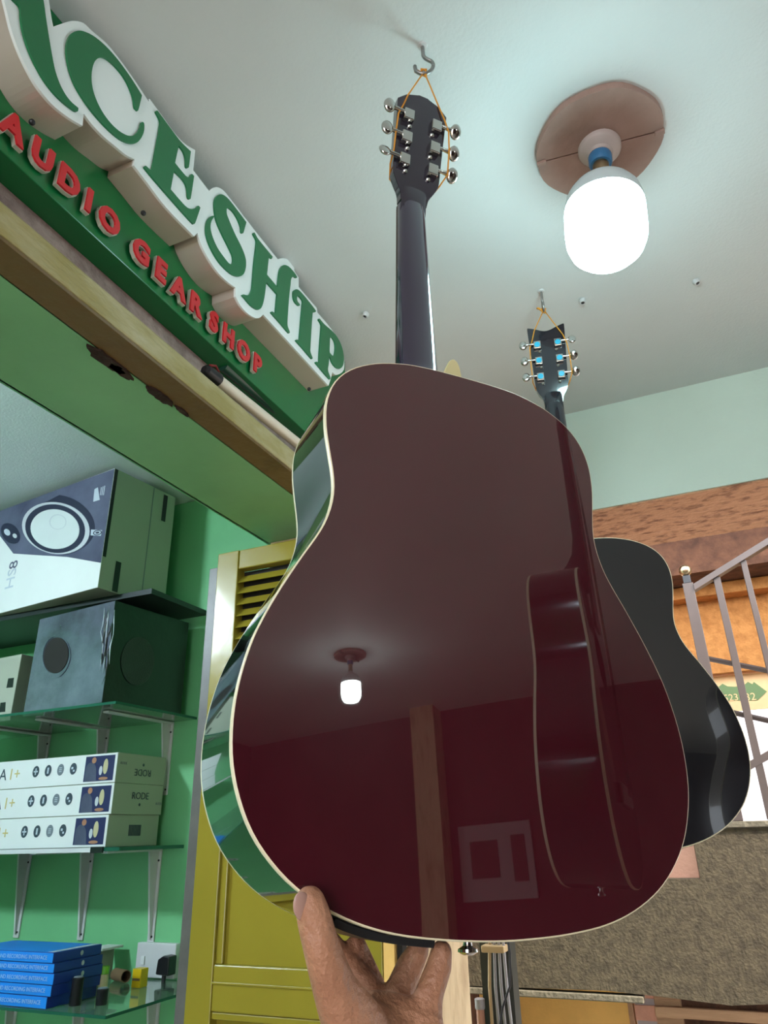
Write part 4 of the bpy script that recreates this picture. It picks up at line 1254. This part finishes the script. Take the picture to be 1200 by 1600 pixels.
ar = [at(x/8.571+1060, y/8.571+1020, y=YSg) for x, y in ((430, 470), (540, 455), (590, 415), (660, 450), (760, 455), (880, 430), (930, 390), (990, 420), (1010, 390), (1185, 520), (1070, 630), (1040, 640), (640, 640), (520, 640), (420, 600))]
MB().prism(ar, (0, -0.003, 0)).build('arrow', M_SIGNGR, sg)
pA = at(705/8.571+1060, 605/8.571+1020, y=YSg)
pB = at(965/8.571+1060, 595/8.571+1020, y=YSg)
text_part('lettering', '523', 0.050, M_SIGNOR, sg, pA+Vector((0, -0.0032, 0)), (1, 0, 0), (0, 0, 1), depth=0.001)
text_part('lettering', '32', 0.055, M_SIGNOR, sg, pB+Vector((0, -0.0032, 0)), (1, 0, 0), (0, 0, 1), depth=0.001)
struct(MB().box(-8, 12, 9.0, 9.2, 0, 9.0).build('wall_facade', M_WHITEFAC), 'pale sunlit building beyond the yard')
struct(MB().box(-12, 16, 2.2, 9.6, -0.12, -0.001).build('floor_yard', M_GROUND))
struct(MB().box(-12, 16, -9.0, -2.9, -0.12, -0.02).build('floor_street', M_GROUND))

# yellow wall, bricks and slatted timber under the landing
YU = 4.05
y0_, y1_ = at(740, 1560, y=YU), at(985, 1560, y=YU)
struct(MB().box(-1.3, y1_.x, YU, YU+0.12, 0, Z(-0.40)).build('wall_under_stair', M_YELLOWW), 'yellow painted wall under the landing')
struct(MB().box(y1_.x-0.014, y1_.x+0.006, YU-0.02, YU, 0, Z(-0.42)).build('trim_11', M_WOOD))
bw = thing('brick_pier', 'pink brick pier with pale joints under the landing', 'pier', (y1_.x+0.085, YU+0.06, 0))
bx0, bx1 = y1_.x+0.010, at(1026, 1560, y=YU).x
MB().box(bx0+0.004, bx1-0.004, YU+0.02, YU+0.14, 0, Z(-0.46)).build('mortar', M_WHITEFAC, bw)
zz = 0.0
k = 0
while zz < Z(-0.50):
    MB().box(bx0, bx1, YU+0.012, YU+0.15, zz+0.004, zz+0.064).build('brick', M_BRICK, bw, bevel=0.003)
    zz += 0.0865
px0, px1_ = at(1024, 1575, y=YU-0.15).x, at(1215, 1575, y=YU-0.15).x
pal = thing('wooden_pallet', 'wooden slatted pallet standing under the landing', 'pallet', ((px0+px1_)/2, YU-0.13, 0))
MB().box(px0, px0+0.11, YU-0.16, YU-0.11, 0.0, Z(-0.615)).build('upright', M_WOOD, pal, bevel=0.003)
MB().box(px1_+0.15, px1_+0.26, YU-0.16, YU-0.11, 0.0, Z(-0.615)).build('upright', M_WOOD, pal, bevel=0.003)
MB().box(px0+0.11, px1_+0.15, YU-0.125, YU-0.115, 0.02, Z(-0.625)).build('back_panel', M_DKBROWN, pal)
zz = Z(-0.632)-0.040
while zz > 0.02:
    MB().box(px0, px1_+0.26, YU-0.185, YU-0.161, zz, zz+0.040).build('slat', M_WOOD, pal, bevel=0.003)
    zz -= 0.077

# dark post, pipe and cables beside the cream pier
YC = 2.30
pxl, pxr = at(742, 1520, y=YC), at(800, 1520, y=YC+0.06)
struct(MB().box(pxl.x, pxr.x, YC+0.06, YC+0.12, 0, Z(0.75)).build('trim_15', M_POST), 'dark steel post beside the cream pier')
names = [(765, M_CABLEY, 'beige cable hanging beside the cream pier', 0.0048), (772, M_CABLEG, 'grey cable next to the beige one by the cream pier', 0.0045), (779, M_CABLEG, 'grey cable in the middle of the bundle by the pier', 0.0045), (786, M_CABLEG, 'pale grey cable at the right of the bundle by the pier', 0.0045)]
for k, (px, m, lb_, r_) in enumerate(names):
    pts = []
    for j, (yy, dx) in enumerate(((1300, -4), (1400, -2), (1470, 0), (1540, k*2), (1600, 4+k*3), (1700, 8+k*3))):
        pts.append(at(px+dx, yy, y=YC+0.04-0.004*k))
    tag(MB().tube(pts, r_, 8).build('cable', m, smooth='full'), lb_, 'cable', 'cables beside the pier')
pts = [at(a, b, y=YC+0.01) for a, b in ((788, 1440), (797, 1490), (797, 1540), (785, 1575), (776, 1640), (770, 1720))]
tag(MB().tube(pts, 0.0032, 8).build('cable', M_CABLEB, smooth='full'), 'thin black cable bowing over the grey ones by the pier', 'cable', 'cables beside the pier')
cb = at(762, 1482, y=YC+0.02)
tag(MB().box(cb.x-0.018, cb.x+0.05, YC+0.012, YC+0.058, cb.z-0.010, cb.z+0.008).build('cable_clamp', M_CABLEY, bevel=0.003), 'beige clamp holding the cables to the dark post', 'clamp')
pv = at(745, 1572, y=YC)
pp = thing('drain_pipe', 'brown upright pipe with a grey collar beside the cream pier', 'pipe', (pv.x, YC+0.03, 0))
MB().lathe([(0.0115, 0), (0.0115, pv.z)], (pv.x, YC+0.03, 0), (0, 0, 1), 18).build('pipe', M_PIPE, pp, smooth=True)
MB().lathe([(0.0135, pv.z-0.012), (0.0145, pv.z-0.008), (0.0145, pv.z+0.012), (0.011, pv.z+0.014)], (pv.x, YC+0.03, 0), (0, 0, 1), 18).build('collar', M_CABLEG, pp, smooth=True)

# ================================================================== BEHIND THE CAMERA (seen mirrored in the lacquer)
struct(MB().box(3.85, 4.1, -0.92, -0.70, 0, Z(H)).build('trim_12', M_CREAM), 'cream pillar mirrored in the guitar')
nb = thing('notice_board', 'pale board with two dark sheets, mirrored low in the maroon guitar back', 'board', (4.05, -0.3, Z(-0.15)))
MB().box(4.06, 4.0995, -0.62, 0.02, Z(-0.15), Z(0.30)).build('panel', M_PAPER, nb, bevel=0.003)
for (ya, yb_, za, zb_) in ((-0.52, -0.28, -0.02, 0.20), (-0.16, -0.04, -0.05, 0.22)):
    MB().box(4.052, 4.0595, ya, yb_, Z(za), Z(zb_)).build('sheet', M_DARKWALL, nb)
for o in list(bpy.data.objects):
    for k in ('_org', '_local', '_z'):
        if k in o.keys():
            del o[k]
